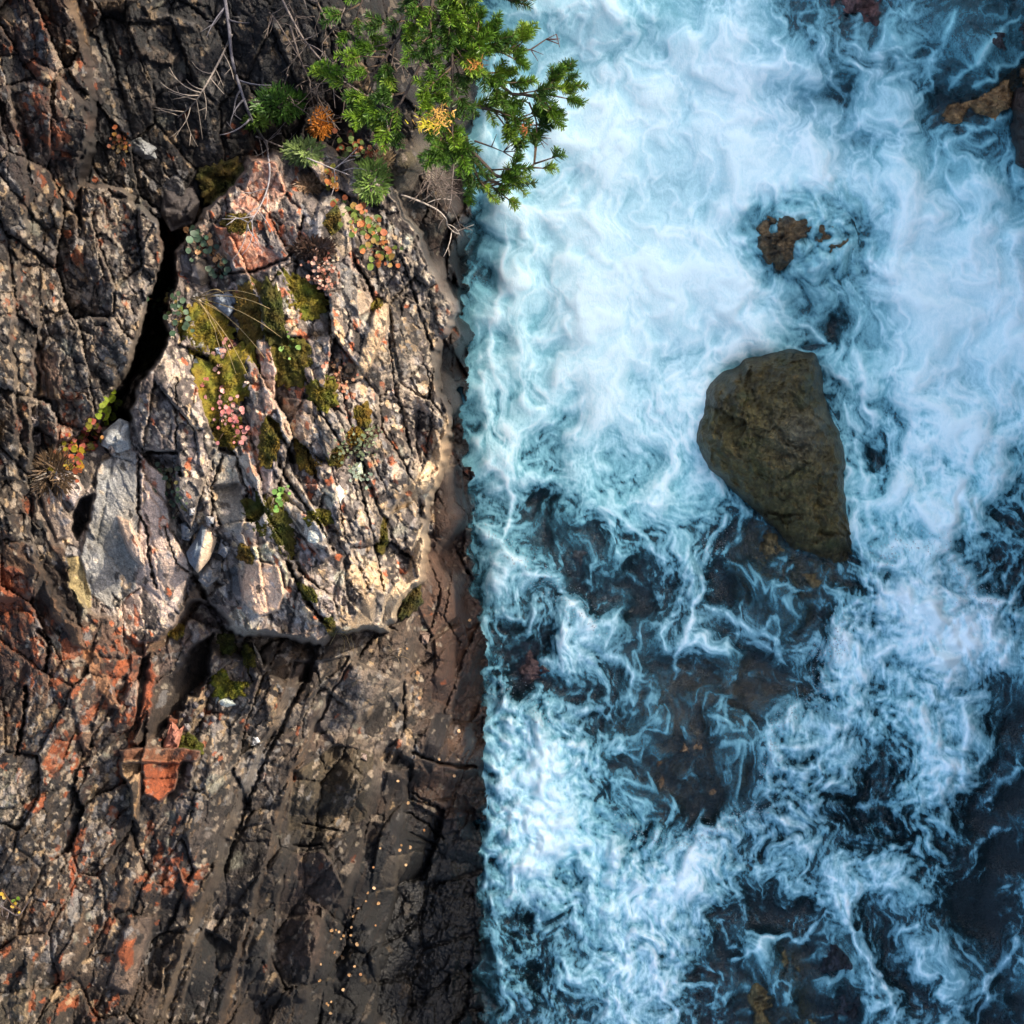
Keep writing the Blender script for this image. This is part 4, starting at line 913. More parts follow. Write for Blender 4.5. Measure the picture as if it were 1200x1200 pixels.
lap = ss(26, 4, bank + 8 * gn(RX / 18, RY / 18, 186)) * (0.55 + 0.45 * ss(-0.2, 0.4, gn(RX / 60, RY / 50, 187)))
foam = foam * (1 - 0.5 * lap)
foam = np.clip(foam, 0, 1.05)
foam = np.where(foam > 0.8, 0.8 + (foam - 0.8) * 0.8, foam)

teal = np.clip(0.30 + 0.60 * ss(760, 560, RY) + 0.25 * np.exp(-((RX - 1060) / 120) ** 2 - ((RY - 830) / 120) ** 2) + 0.45 * np.exp(-((RX - 660) / 130) ** 2 - ((RY - 980) / 120) ** 2) + 0.22 * n_big * 0.5 - 0.5 * np.exp(-((RX - 960) / 130) ** 2 - ((RY - 60) / 110) ** 2) - 0.35 * np.exp(-((RX - 950) / 90) ** 2 - ((RY - 300) / 70) ** 2), 0, 1)

# level of the water: falls in from the top, humps over stones, drops away below
wz = 0.10 * ss(140, 0, RY) + 0.06 * np.cos((RY - 300) / 90.0) * 0.3
for (a, b, ra, rb, h) in [(950, 275, 75, 60, 0.16), (690, 640, 80, 70, 0.10), (930, 690, 70, 60, 0.10), (830, 870, 105, 85, 0.16), (640, 730, 60, 60, 0.08), (1080, 700, 60, 50, 0.10), (985, 50, 80, 60, 0.14), (1140, 60, 60, 80, 0.16), (750, 20, 60, 30, .08), (920, 1150, 70, 60, 0.06)]:
    wz += h * np.exp(-((RX - a) / ra) ** 2 - ((RY - b) / rb) ** 2)
def blur(F, r):
    k = np.exp(-0.5 * (np.arange(-3 * r, 3 * r + 1) / r) ** 2); k /= k.sum()
    G = np.apply_along_axis(lambda v: np.convolve(np.pad(v, 3 * r, mode='edge'), k, 'valid'), 0, F)
    return np.apply_along_axis(lambda v: np.convolve(np.pad(v, 3 * r, mode='edge'), k, 'valid'), 1, G)
fc_ = np.clip(foam, 0, 1)
wz += 0.014 * blur(n_big, 6) + 0.13 * blur(fc_, 7) + 0.05 * blur(fc_, 3) + 0.022 * blur(rag * puff, 2) + 0.006 * rag * puff + 0.010 * blur(vein, 2) * fc_
wxs = axis(480, 530, 1214, 2100, 1.25, 20); wys = axis(-700, -14, 1214, 1900, 1.25, 20)
WXg, WYg = np.meshgrid(wxs, wys)
WZ = fast(wz.astype(np.float32), WXg, WYg); WF = fast(foam.astype(np.float32), WXg, WYg); WT = fast(teal.astype(np.float32), WXg, WYg)
k = S * (H - WZ) / H
Vw = np.stack([(WXg - 600) * k, (600 - WYg) * k, WZ], -1).reshape(-1, 3)
fw = grid_faces(np.ones((len(wys) - 1, len(wxs) - 1), bool), len(wxs))
o = mesh_obj("river_water", Vw, fw, M_WATER, attrs={"foam": WF.ravel(), "teal": WT.ravel()})
tag(o, "foaming blue white river rapids rushing beside the cliff", None, None, "structure")
def zw(px, py):
    return float(fast(wz.astype(np.float32), np.array([px], np.float32), np.array([py], np.float32))[0])

# river bed
bxs = np.arange(470, 2120, 12.0); bys = np.arange(-720, 1920, 12.0)
BX, BY = np.meshgrid(bxs, bys)
BZ = -0.42 + 0.16 * fbm(BX / 90, BY / 90, 190, 4)
k = S * (H - BZ) / H
bc = lin(40, 44, 44)[None] * (1 + 0.5 * fbm(BX / 50, BY / 50, 195, 4)).reshape(-1, 1)
o = mesh_obj("river_bed", np.stack([(BX - 600) * k, (600 - BY) * k, BZ], -1).reshape(-1, 3), grid_faces(np.ones((len(bys) - 1, len(bxs) - 1), bool), len(bxs)), M_BOULDER, cols=bc)
tag(o, "dark stony river bed under the water", None, None, "structure")

# added, unseen rock wall off to the right, shaped to shade the river
gys = np.arange(-14, 16.01, 0.12); gts = np.linspace(0, 1, 70)
GT, GY = np.meshgrid(gts, gys)
top_h = 5.5 + 0.35 * fbm(GY / 2.2, GY * 0 + 3, 260, 4)
gz = -0.8 + (top_h + 0.8) * np.clip(GT / 0.7, 0, 1)
gxx = 3.45 + 1.25 * np.clip(GT / 0.7, 0, 1) + 9 * np.clip((GT - 0.7) / 0.3, 0, 1) + 0.35 * fbm(GY / 1.3, gz / 1.1, 264, 5, 0.6)
gz = gz + 0.25 * fbm(GY / 1.1, gxx / 1.4, 268, 4)
gcol = lin(84, 74, 66)[None] * (1 + 0.6 * fbm(GY / 0.8, gz / 0.5, 272, 5, 0.6)).reshape(-1, 1)
o = mesh_obj("shade_wall", np.stack([gxx, GY, gz], -1).reshape(-1, 3), grid_faces(np.ones((len(gys) - 1, len(gts) - 1), bool), len(gts))[:, ::-1], M_ROCK, cols=np.clip(gcol, .01, .6), attrs={"wet": np.zeros(GT.size)})
tag(o, "added unseen rock wall that shades the river from the right", None, None, "structure")

# ------------------------------------------------------------------ boulders, stones, moss: closed mounds with their own outline
def smooth_outline(poly, n):
    p = np.array(poly, float); m = len(p)
    out = []
    for i in range(m):
        p0, p1, p2, p3 = p[i - 1], p[i], p[(i + 1) % m], p[(i + 2) % m]
        for t in np.linspace(0, 1, 12, endpoint=False):
            out.append(0.5 * ((2 * p1) + (-p0 + p2) * t + (2 * p0 - 5 * p1 + 4 * p2 - p3) * t * t + (-p0 + 3 * p1 - 3 * p2 + p3) * t ** 3))
    return np.array(out)

def mound(name, poly, ztop, zedge, zbot, mat, col, seed=0, n=96, rings=30, prof=0.5, facet=0.0, fsize=30, rnd=0.0, rsize=10, colvar=0.25, smooth=True, curve=True, peak=None, colfn=None, jag=0.0, zfn=None, parent=None):
    """a stone: outline seen from above, domed top with broken faces, flanks and a flat underside"""
    ol = smooth_outline(poly, n) if curve else np.array([np.array(poly[i]) * (1 - t) + np.array(poly[(i + 1) % len(poly)]) * t for i in range(len(poly)) for t in np.linspace(0, 1, 10, endpoint=False)])
    c = ol.mean(0) if peak is None else np.array(peak, float)
    seg = np.r_[0, np.cumsum(np.hypot(*np.diff(np.r_[ol, ol[:1]], axis=0).T))]
    t = np.linspace(0, seg[-1], n, endpoint=False)
    ol = np.stack([np.interp(t, seg, np.r_[ol[:, k], ol[:1, k]]) for k in (0, 1)], -1)
    if jag:
        dn = ol - c; ol = c + dn * (1 + jag * fbm(ol[:, 0] / 26.0, ol[:, 1] / 26.0, seed + 3, 3))[:, None]
    r = np.linspace(0, 1, rings + 1)[1:]
    PX = c[0] + (ol[None, :, 0] - c[0]) * r[:, None]; PY = c[1] + (ol[None, :, 1] - c[1]) * r[:, None]
    PX = np.vstack([PX.ravel()[:0].reshape(0, n), PX]); 
    rr = np.repeat(r[:, None], n, 1)
    px = np.r_[c[0], PX.ravel()]; py = np.r_[c[1], PY.ravel()]; ra = np.r_[0, rr.ravel()]
    h = np.maximum(1 - ra ** 2, 0) ** prof
    zz = zedge + (ztop - zedge) * h
    if facet:
        a = px + 4 * gn(px / 14, py / 14, seed); b = py + 4 * gn(px / 14, py / 14, seed + 1)
        f1, f2, ox, oy, r0, r1, r2 = worley(a / fsize, b / fsize, seed)
        zz = zz + facet * ((r0 - 0.5) + 1.6 * ((r1 - 0.5) * ox + (r2 - 0.5) * oy)) * ss(1.0, 0.8, ra)
        f1, f2, ox, oy, q0, q1, q2 = worley(a / fsize * 2.7, b / fsize * 2.7, seed + 5)
        zz = zz + facet * 0.35 * ((q0 - 0.5) + 1.6 * ((q1 - 0.5) * ox + (q2 - 0.5) * oy)) * ss(1.0, 0.85, ra)
    if rnd:
        zz = zz + rnd * fbm(px / rsize, py / rsize, seed + 9, 4, 0.6) * ss(1.02, 0.85, ra)
    if zfn is not None: zz = zz + zfn(px, py)
    base = lin(*col)[None, :] * np.ones((len(px), 1))
    if colfn is not None: base = colfn(px, py, zz, base)
    cc = base * np.clip(1 + colvar * (1.4 * fbm(px / 12, py / 12, seed + 20, 4, 0.6) + 0.8 * gn(px / 4, py / 4, seed + 27)), 0.25, 2.2)[:, None]
    # flank and underside
    e = slice(1 + (rings - 1) * n, 1 + rings * n)
    fx, fy, fz = [px], [py], [zz]; fc = [cc]
    for q in (0.5, 1.0):
        fx.append(c[0] + (px[e] - c[0]) * (1.02 - 0.10 * q)); fy.append(c[1] + (py[e] - c[1]) * (1.02 - 0.10 * q)); fz.append(zz[e] * (1 - q) + zbot * q); fc.append(cc[e])
    fx.append([c[0]]); fy.append([c[1]]); fz.append([zbot]); fc.append(cc[:1])
    px = np.concatenate(fx); py = np.concatenate(fy); zz = np.concatenate(fz); cc = np.concatenate(fc)
    k = S * (H - zz) / H
    V = np.stack([(px - 600) * k, (600 - py) * k, zz], -1)
    F = []
    for i in range(n): F.append([0, 1 + i, 1 + (i + 1) % n])
    R = rings + 2
    for q in range(R - 1):
        for i in range(n):
            a = 1 + q * n + i; b = 1 + q * n + (i + 1) % n
            F.append([a, a + n, b + n, b])
    last = 1 + (R - 1) * n
    for i in range(n): F.append([last + i, len(px) - 1, last + (i + 1) % n])
    org = np.array(P(c[0], c[1], zbot))
    o = mesh_obj(name, V - org, F, mat, parent, cols=np.clip(cc, 0.003, 0.9), smooth=smooth)
    o.location = org
    return o

def main_col(px, py, z, base):
    d, s, al = line_sd([(838, 498), (850, 480), (880, 462), (915, 466), (950, 450)], px + 5 * gn(px / 10, py / 10, 3), py + 5 * gn(px / 10, py / 10, 4))
    up = ss(-6, 6, 470 - 0.25 * (px - 890) - py)
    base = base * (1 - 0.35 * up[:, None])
    g = ss(0.1, 0.55, fbm(px / 30, py / 30, 301, 4))
    base = base * (1 - g[:, None] * 0.6) + lin(62, 66, 34) * g[:, None] * 0.6
    gy_ = np.exp(-((px - 935) / 30) ** 2 - ((py - 510) / 32) ** 2)
    base = base * (1 - 0.6 * gy_[:, None]) + lin(100, 98, 84) * 0.6 * gy_[:, None]
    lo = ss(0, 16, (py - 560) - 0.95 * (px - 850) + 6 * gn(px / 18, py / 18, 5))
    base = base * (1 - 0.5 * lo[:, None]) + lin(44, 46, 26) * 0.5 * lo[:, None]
    ed = ss(0.26, 0.06, z + 0.06 * fbm(px / 20, py / 20, 306, 3))         # soaked, algae-dark rim
    base = base * (1 - 0.55 * ed[:, None])
    oc = ss(0.35, 0.6, fbm(px / 14, py / 14, 308, 4, 0.6))
    return base * (1 - 0.5 * oc[:, None]) + lin(118, 98, 58) * 0.5 * oc[:, None]
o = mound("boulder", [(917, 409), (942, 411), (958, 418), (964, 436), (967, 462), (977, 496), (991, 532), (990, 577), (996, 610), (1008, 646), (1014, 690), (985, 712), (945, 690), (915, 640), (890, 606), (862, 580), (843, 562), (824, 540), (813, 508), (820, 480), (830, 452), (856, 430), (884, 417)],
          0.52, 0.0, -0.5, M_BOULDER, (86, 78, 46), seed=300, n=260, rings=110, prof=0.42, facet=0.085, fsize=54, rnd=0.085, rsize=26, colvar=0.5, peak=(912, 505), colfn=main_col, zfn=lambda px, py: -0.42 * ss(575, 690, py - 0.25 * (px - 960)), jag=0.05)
tag(o, "large olive brown boulder standing clear of the white water", "boulder")

BW = "boulders under the rushing water"
def river_stone(poly, ztop, col, label, seed, peak=None, group=BW, facet=0.10, colvar=0.85, zedge=None):
    col = tuple(min(230, v * 1.3) for v in col)
    o = mound("boulder", poly, ztop, -0.3 if zedge is None else zedge, -0.6, M_BOULDER, col, seed=seed, n=120, rings=36, prof=0.5, facet=facet, fsize=44, rnd=0.09, rsize=30, colvar=colvar, peak=peak, jag=0.16)
    tag(o, label, "boulder", group); return o
def wtop(a, b, d=-0.03): return zw(a, b) + d - 0.075
river_stone([(868, 600), (910, 600), (960, 640), (1000, 660), (1015, 690), (990, 735), (940, 760), (890, 740), (858, 690), (855, 640)], wtop(930, 690, .0), (84, 74, 50), "submerged olive boulder just below the large clear boulder", 310)
river_stone([(750, 800), (800, 770), (870, 770), (930, 790), (950, 810), (905, 860), (896, 935), (850, 955), (800, 972), (750, 962), (712, 930), (702, 880), (725, 830)], wtop(830, 870, -.015), (92, 74, 54), "wide dark brown boulder under thin water at the river centre", 320)
river_stone([(600, 590), (650, 572), (705, 605), (745, 650), (765, 700), (720, 735), (680, 710), (640, 680), (605, 650)], wtop(690, 650, -.03), (52, 56, 58), "submerged blue black boulder behind the breaking wave by the cliff", 330)
river_stone([(866, 262), (884, 232), (930, 212), (985, 215), (1022, 240), (1028, 290), (1010, 325), (960, 335), (905, 330), (876, 300)], wtop(950, 275, .11), (70, 58, 40), "brown boulder veiled by foam above the large clear boulder", 340, peak=(915, 285))
river_stone([(1090, 136), (1108, 120), (1140, 108), (1180, 70), (1240, 40), (1260, 100), (1230, 150), (1180, 148), (1140, 152), (1104, 150)], wtop(1130, 130, .11), (104, 80, 52), "tan wedge of rock poking from water at the upper right", 350, zedge=-0.12)
river_stone([(1182, 128), (1200, 100), (1300, 80), (1330, 160), (1260, 250), (1204, 206), (1186, 170)], 0.5, (44, 36, 32), "black brown rock cut by the right edge of the picture", 360, zedge=0.0)
river_stone([(930, -40), (990, -60), (1060, -40), (1075, 20), (1060, 70), (1010, 95), (960, 88), (925, 50)], wtop(985, 50, .01), (70, 52, 50), "reddish dark boulder behind the falling water at the top", 370)
river_stone([(1090, 60), (1100, 0), (1150, -60), (1260, -60), (1260, 60), (1200, 95), (1150, 105), (1100, 100)], wtop(1150, 40, .02), (46, 44, 44), "dark streaked boulder in the upper right corner", 380)
river_stone([(868, 1130), (895, 1100), (925, 1094), (945, 1110), (962, 1150), (960, 1230), (870, 1230)], wtop(920, 1160, .02), (70, 62, 40), "olive brown boulder at the bottom edge of the rapids", 390)
river_stone([(948, 1108), (972, 1068), (990, 1085), (1008, 1130), (1016, 1230), (962, 1230)], wtop(980, 1140, .06), (26, 30, 36), "pointed blue black rock at the bottom edge of the rapids", 400)
river_stone([(795, 1150), (820, 1130), (860, 1128), (866, 1170), (850, 1230), (795, 1230)], wtop(830, 1170, -.02), (66, 46, 40), "reddish submerged boulder left of the olive one at the bottom", 410)
river_stone([(590, 745), (640, 735), (690, 770), (690, 815), (640, 830), (600, 810)], wtop(640, 780, .0), (70, 56, 54), "dark boulder under the wave breaking beside the cliff foot", 420)
river_stone([(1030, 480), (1080, 500), (1120, 560), (1130, 620), (1090, 630), (1040, 600), (1020, 540)], wtop(1080, 560, -.04), (92, 78, 66), "brown boulder seen through thin foam right of the large boulder", 430)
river_stone([(895, 345), (930, 338), (965, 350), (985, 390), (960, 405), (920, 400), (896, 380)], wtop(940, 370, -.02), (86, 70, 60), "brown submerged stone between the veiled and the clear boulder", 440)
river_stone([(1140, 620), (1200, 600), (1230, 680), (1200, 700), (1150, 680)], wtop(1180, 650, -.05), (60, 54, 52), "dark submerged stone at the right edge by the foam crest", 450)

# ------------------------------------------------------------------ loose stones on the ledge
def stone(poly, h, col, label, seed, facet=0.05, peak=None, colfn=None, name="stone", lift=-0.02, fsize=None, group="loose stones on the cliff", cat="stone"):
    p = np.array(poly, float); c = p.mean(0)
    zb = min(zc(a, b) for a, b in poly); zm = zc(*c)
    o = mound(name, poly, zm + h, zm + lift + h * 0.35, min(zb, zm) - 0.08, M_STONE, col, seed=seed, n=48, rings=14, prof=0.8, facet=facet, fsize=fsize or max(10, np.ptp(p[:, 0]) * 0.6), colvar=0.22, curve=False, peak=peak, colfn=colfn, rnd=0.006, rsize=8)
    tag(o, label, cat, group); return o
def two_tone(x0, slope, cl, cr):
    def f(px, py, z, base):
        m = ss(-1.5, 1.5, px - x0 - slope * (py - 640))[:, None]
        return lin(*cl) * (1 - m) + lin(*cr) * m
    return f
stone([(121, 506), (140, 490), (152, 495), (154, 526), (138, 531), (118, 522)], 0.10, (140, 142, 140), "smooth blue grey stone beside the red leaved plant", 500)
stone([(237, 608), (250, 618), (256, 630), (246, 655), (232, 672), (222, 660), (218, 648), (231, 628)], 0.14, (150, 140, 126), "wedge stone painted beige on its lit side and blue grey on its shaded side", 503, facet=0.01, peak=(236, 640), colfn=two_tone(237, -0.28, (92, 102, 112), (196, 172, 144)))  # light and shade on the wedge's two sides painted as colours
stone([(250, 648), (261, 655), (258, 676), (243, 689), (232, 680), (240, 660)], 0.10, (122, 120, 118), "grey stone touching the lower end of the wedge stone", 506)
stone([(212, 614), (235, 604), (234, 616), (222, 634), (213, 632)], 0.08, (104, 108, 112), "blue grey stone above left of the wedge stone", 509)
stone([(258, 632), (268, 626), (274, 642), (264, 654), (255, 648)], 0.08, (112, 116, 122), "slate grey stone right of the wedge stone", 512)
stone([(222, 596), (229, 594), (228, 603), (222, 604)], 0.05, (196, 192, 188), "tiny white stone chip above the wedge stone", 515)
stone([(241, 604), (252, 606), (250, 614), (242, 612)], 0.04, (172, 170, 168), "small pale stone chip right above the wedge stone", 516)
stone([(152, 165), (165, 160), (185, 172), (186, 188), (170, 187), (155, 178)], 0.10, (120, 122, 122), "pale grey stone lying on the dark upper gully", 518)
stone([(200, 838), (210, 855), (216, 850), (208, 880), (190, 880), (193, 860)], 0.08, (164, 108, 88), "pointed rust red stone on top of the orange stained step", 521)
stone([(250, 345), (285, 344), (280, 368), (268, 375), (250, 360)], 0.08, (116, 124, 132), "blue grey stone at the root of the long dry grass", 524)
stone([(210, 296), (235, 286), (250, 320), (240, 344), (216, 336), (208, 316)], 0.10, (132, 118, 104), "upright grey and beige stone below the green leaved plant", 527, colfn=two_tone(312, 0.25, (96, 94, 96), (158, 140, 118)))
stone([(192, 222), (226, 218), (235, 238), (226, 264), (200, 272), (188, 250)], 0.12, (66, 60, 58), "dark brown stone at the head of the black crevice", 530)
stone([(251, 408), (262, 406), (264, 418), (256, 424)], 0.05, (200, 202, 210), "small white stone on the ledge between moss cushions", 533)
stone([(276, 384), (296, 386), (298, 392), (280, 396)], 0.04, (176, 164, 156), "thin pale stone flake at the upper edge of the pink leaved moss", 534)
stone([(279, 446), (294, 444), (296, 452), (284, 456)], 0.05, (196, 170, 152), "pale pink stone flake lying on the pink leaved moss", 535)
stone([(32, 486), (47, 484), (48, 498), (34, 502)], 0.07, (128, 118, 112), "grey brown stone in a corner left of the red leaved plant", 536)
stone([(34, 506), (48, 506), (48, 522), (36, 524)], 0.06, (134, 122, 114), "squarish grey stone directly under the grey brown one at left", 539)
stone([(222, 700), (250, 690), (268, 716), (270, 734), (240, 736)], 0.10, (142, 130, 128), "mauve grey stone under the chipped corner of the ledge", 542)
stone([(296, 752), (306, 770), (310, 788), (302, 780)], 0.03, (150, 140, 126), "narrow pale stone splinter between dark moss patches below the ledge", 545)
stone([(488, 738), (504, 742), (502, 754), (494, 756)], 0.05, (132, 112, 100), "small tan stone on the brown rock below the ledge corner", 548)
stone([(418, 880), (430, 884), (430, 892), (420, 890)], 0.03, (140, 124, 116), "small rounded stone on the brown slab of the lower cliff", 549)
pr = random.Random(5)
spots_peb = [(228, 826), (222, 842), (236, 838), (215, 838), (240, 850), (232, 856), (226, 812), (246, 828), (242, 812), (218, 852), (236, 822), (250, 842)]
for q, (a, b) in enumerate(spots_peb):
    r = pr.uniform(3.5, 6); 
    pl = [(a + r * math.cos(t) * pr.uniform(.75, 1.15), b + r * math.sin(t) * pr.uniform(.75, 1.15)) for t in [k * math.pi / 3 for k in range(6)]]
    g = pr.choice([(62, 58, 58), (94, 88, 88), (134, 128, 126), (50, 46, 46)])
    stone(pl, 0.045, g, "small dark pebble in the heap under the rust red stone", 560 + q * 3, facet=0.01, name="pebble", group="pebbles heaped below the ledge", cat="pebble")
o = stone([(222, 424), (231, 419), (242, 424), (243, 434), (236, 438), (233, 445), (226, 444), (222, 434)], 0.06, (212, 210, 186), "cream crusty lichen knob at the left rim of the pink leaved moss", 600, facet=0.02, name="lichen_cushion", group="crusty lichens", cat="lichen")
for q, (pl, cl, lb) in enumerate([
    ([(386, 572), (398, 568), (406, 580), (400, 592), (390, 588)], (206, 208, 194), "cream lichen crust on the dark right half of the ledge"),
    ([(362, 622), (376, 618), (382, 630), (372, 640), (360, 634)], (196, 196, 182), "ring shaped pale lichen crust below a small moss cushion"),
    ([(406, 548), (424, 540), (426, 556), (412, 562)], (176, 184, 164), "grey green lichen crust under the feathery plant"),
    ([(254, 816), (272, 818), (278, 826), (262, 830), (252, 824)], (174, 182, 174), "pale lichen crust directly below the square moss cushion"),
    ([(294, 860), (304, 862), (306, 874), (294, 874)], (190, 192, 194), "white lichen crust on the dark slab beside the long bedding step")]):
    stone(pl, 0.025, cl, lb, 610 + 3 * q, facet=0.015, name="lichen_crust", group="crusty lichens", cat="lichen")

# ------------------------------------------------------------------ moss
def moss(poly, col, label, seed, h=0.055):
    p = np.array(poly, float); c = p.mean(0)
    zz = [zc(a, b) for a, b in poly] + [zc(*c)]
    zb = min(zz); zt = max(np.mean(zz), zc(*c))
    n = 72; rings = 22
    ol = smooth_outline(poly, n)
    seg = np.r_[0, np.cumsum(np.hypot(*np.diff(np.r_[ol, ol[:1]], axis=0).T))]
    t = np.linspace(0, seg[-1], n, endpoint=False)
    ol = np.stack([np.interp(t, seg, np.r_[ol[:, k], ol[:1, k]]) for k in (0, 1)], -1)
    ol = c + (ol - c) * (1.22 + 0.34 * gn(ol[:, 0] / 6, ol[:, 1] / 6, seed))[:, None]
    V = []; C = []
    base = lin(*col)
    r = np.linspace(0, 1, rings + 1)
    px = (c[0] + (ol[None, :, 0] - c[0]) * r[:, None]).ravel(); py = (c[1] + (ol[None, :, 1] - c[1]) * r[:, None]).ravel()
    ra = np.repeat(r, n)
    zg = sample(Zc, xs, ys, px, py)
    zg = 0.5 * zg + 0.5 * zt
    zz = zg + h * (1 - ra ** 2) ** 0.6 - 0.10 * ss(0.9, 1.0, ra) + (0.022 * fbm(px / 11, py / 11, seed + 2, 3) + 0.010 * gn(px / 2.6, py / 2.6, seed + 7)) * ss(1, .8, ra)
    v = fbm(px / 9, py / 9, seed + 11, 4, 0.6)
    cc = base[None] * np.clip(1 + 0.7 * v, 0.4, 2)[:, None] * np.stack([1 + 0.35 * gn(px / 14, py / 14, seed + 13), np.ones(len(px)), np.ones(len(px))], -1)
    kk = S * (H - zz) / H
    org = np.array(P(c[0], c[1], zb))
    VV = np.stack([(px - 600) * kk, (600 - py) * kk, zz], -1) - org
    F = np.array([[q * n + i, (q + 1) * n + i, (q + 1) * n + (i + 1) % n, q * n + (i + 1) % n] for q in range(rings) for i in range(n)])
    # little stems standing over the cushion
    rr = random.Random(seed); mb = MB()
    mb.add(VV, F.tolist(), np.clip(cc, 0.004, .9))
    area = 0.5 * abs(np.dot(ol[:, 0], np.roll(ol[:, 1], 1)) - np.dot(ol[:, 1], np.roll(ol[:, 0], 1)))
    for q in range(int(min(1100, area * 0.9))):
        i = rr.randrange(rings * n)
        b0 = Vector(VV[i]); s = rr.uniform(0.006, 0.014); w = 0.0032
        d = Vector((rr.uniform(-.8, .8), rr.uniform(-.8, .8), 1)).normalized() * s
        sd_ = Vector((rr.uniform(-1, 1), rr.uniform(-1, 1), 0)).normalized() * w
        mb.add([b0 - sd_, b0 + sd_, b0 + d], [[0, 1, 2]], np.clip(cc[i] * rr.uniform(0.7, 1.9), .004, .9))
    o = mb.build("moss_cushion", M_MOSS); o.location = org
    tag(o, label, "moss", "moss cushions on the cliff")
    return o
for q, (pl, cl, lb) in enumerate([
    ([(210, 386), (235, 360), (262, 370), (271, 395), (258, 410), (232, 415)], (122, 108, 30), "yellow olive moss cushion crossed by long dry grass"),
    ([(282, 340), (305, 335), (311, 365), (306, 395), (286, 400), (278, 370)], (112, 90, 34), "brownish upright moss strip left of the dark cleft"),
    ([(310, 330), (328, 348), (333, 385), (328, 405), (313, 396), (308, 360)], (72, 70, 18), "dark green moss lining the cleft beside the brownish strip"),
    ([(326, 322), (355, 328), (378, 348), (376, 364), (346, 380), (335, 366)], (112, 104, 28), "bright olive moss cushion at the top of the moss group"),
    ([(324, 404), (360, 400), (366, 424), (356, 446), (331, 450), (321, 430)], (88, 80, 20), "round dark olive moss cushion under the tiny green sprig"),
    ([(230, 432), (262, 418), (292, 408), (299, 438), (295, 456), (266, 480), (248, 492), (231, 480)], (124, 112, 32), "large yellow moss cushion dotted with pink leaves"),
    ([(250, 500), (275, 490), (286, 510), (278, 523), (259, 520)], (104, 90, 24), "moss tongue at the lower end of the pink leaved cushion"),
    ([(362, 450), (390, 448), (394, 470), (382, 481), (366, 471)], (98, 92, 22), "small round moss cushion right of the orange crack"),
    ([(312, 490), (328, 500), (326, 530), (312, 546), (304, 530)], (100, 84, 24), "narrow moss strip below the pale upright flake"),
    ([(345, 515), (358, 520), (362, 540), (350, 546)], (108, 90, 28), "small brown moss tuft right of the narrow strip"),
    ([(362, 535), (376, 540), (372, 556), (357, 552)], (112, 88, 28), "small rusty moss tuft above the pale slanting slab"),
    ([(290, 590), (320, 580), (338, 595), (343, 640), (335, 655), (318, 632), (298, 620)], (76, 74, 18), "deep green moss filling the hollow above the peach face"),
    ([(362, 600), (385, 598), (387, 612), (362, 615)], (98, 90, 20), "oblong moss cushion above the ring shaped lichen"),
    ([(252, 792), (264, 786), (270, 798), (290, 800), (292, 812), (256, 816)], (100, 98, 20), "bright square moss cushion on the grey slab below the ledge"),
    ([(255, 745), (272, 745), (275, 764), (262, 768)], (60, 66, 20), "dark moss patch under the lower edge of the ledge"),
    ([(286, 760), (298, 766), (297, 790), (288, 784)], (74, 76, 18), "slim moss patch beside the pale stone splinter"),
    ([(197, 733), (212, 732), (214, 747), (198, 746)], (104, 88, 24), "small moss tuft on the brown slanting step"),
    ([(210, 866), (224, 862), (237, 876), (233, 886), (213, 880)], (82, 82, 20), "moss tuft right of the pointed rust red stone"),
    ([(415, 480), (430, 474), (434, 494), (421, 501)], (112, 90, 24), "rusty moss patch above the feathery plant"),
    ([(405, 506), (420, 502), (428, 514), (411, 521)], (118, 96, 26), "tan moss patch left of the feathery plant"),
    ([(384, 526), (400, 522), (401, 545), (386, 541)], (84, 76, 18), "dark moss patch lower left of the feathery plant"),
    ([(238, 202), (272, 190), (286, 214), (256, 240), (240, 230)], (74, 66, 20), "dim olive moss bank above the orange stained slabs"),
    ([(352, 685), (366, 690), (371, 706), (357, 700)], (82, 80, 18), "moss wedged in the crack right of the peach face"),
    ([(380, 722), (390, 724), (392, 742), (383, 738)], (78, 74, 18), "moss at the lower end of the ledge crack"),
    ([(280, 640), (300, 646), (296, 660), (281, 655)], (104, 84, 30), "brown moss tuft on the upper rim of the peach face"),
    ([(168, 402), (196, 392), (192, 418), (166, 432)], (50, 56, 22), "shaded moss deep in the black crevice"),
    ([(440, 610), (452, 606), (452, 640), (442, 642)], (86, 78, 20), "thin moss seam on the right rim of the ledge"),
    ([(478, 690), (490, 686), (492, 708), (470, 722)], (76, 70, 28), "dull moss smear under the right lower corner of the ledge"),
    ([(380, 258), (395, 244), (400, 262), (388, 272)], (96, 84, 30), "small moss tuft near the top rim of the ledge"),
    ([(262, 258), (288, 252), (292, 268), (274, 276)], (98, 84, 26), "small moss cushion between the two orange stained slabs"),
    ([(436, 356), (446, 350), (448, 366), (438, 366)], (112, 92, 26), "tiny moss plug at the end of the curved crack")]):
    moss(pl, cl, lb, 700 + 17 * q, 0.032)

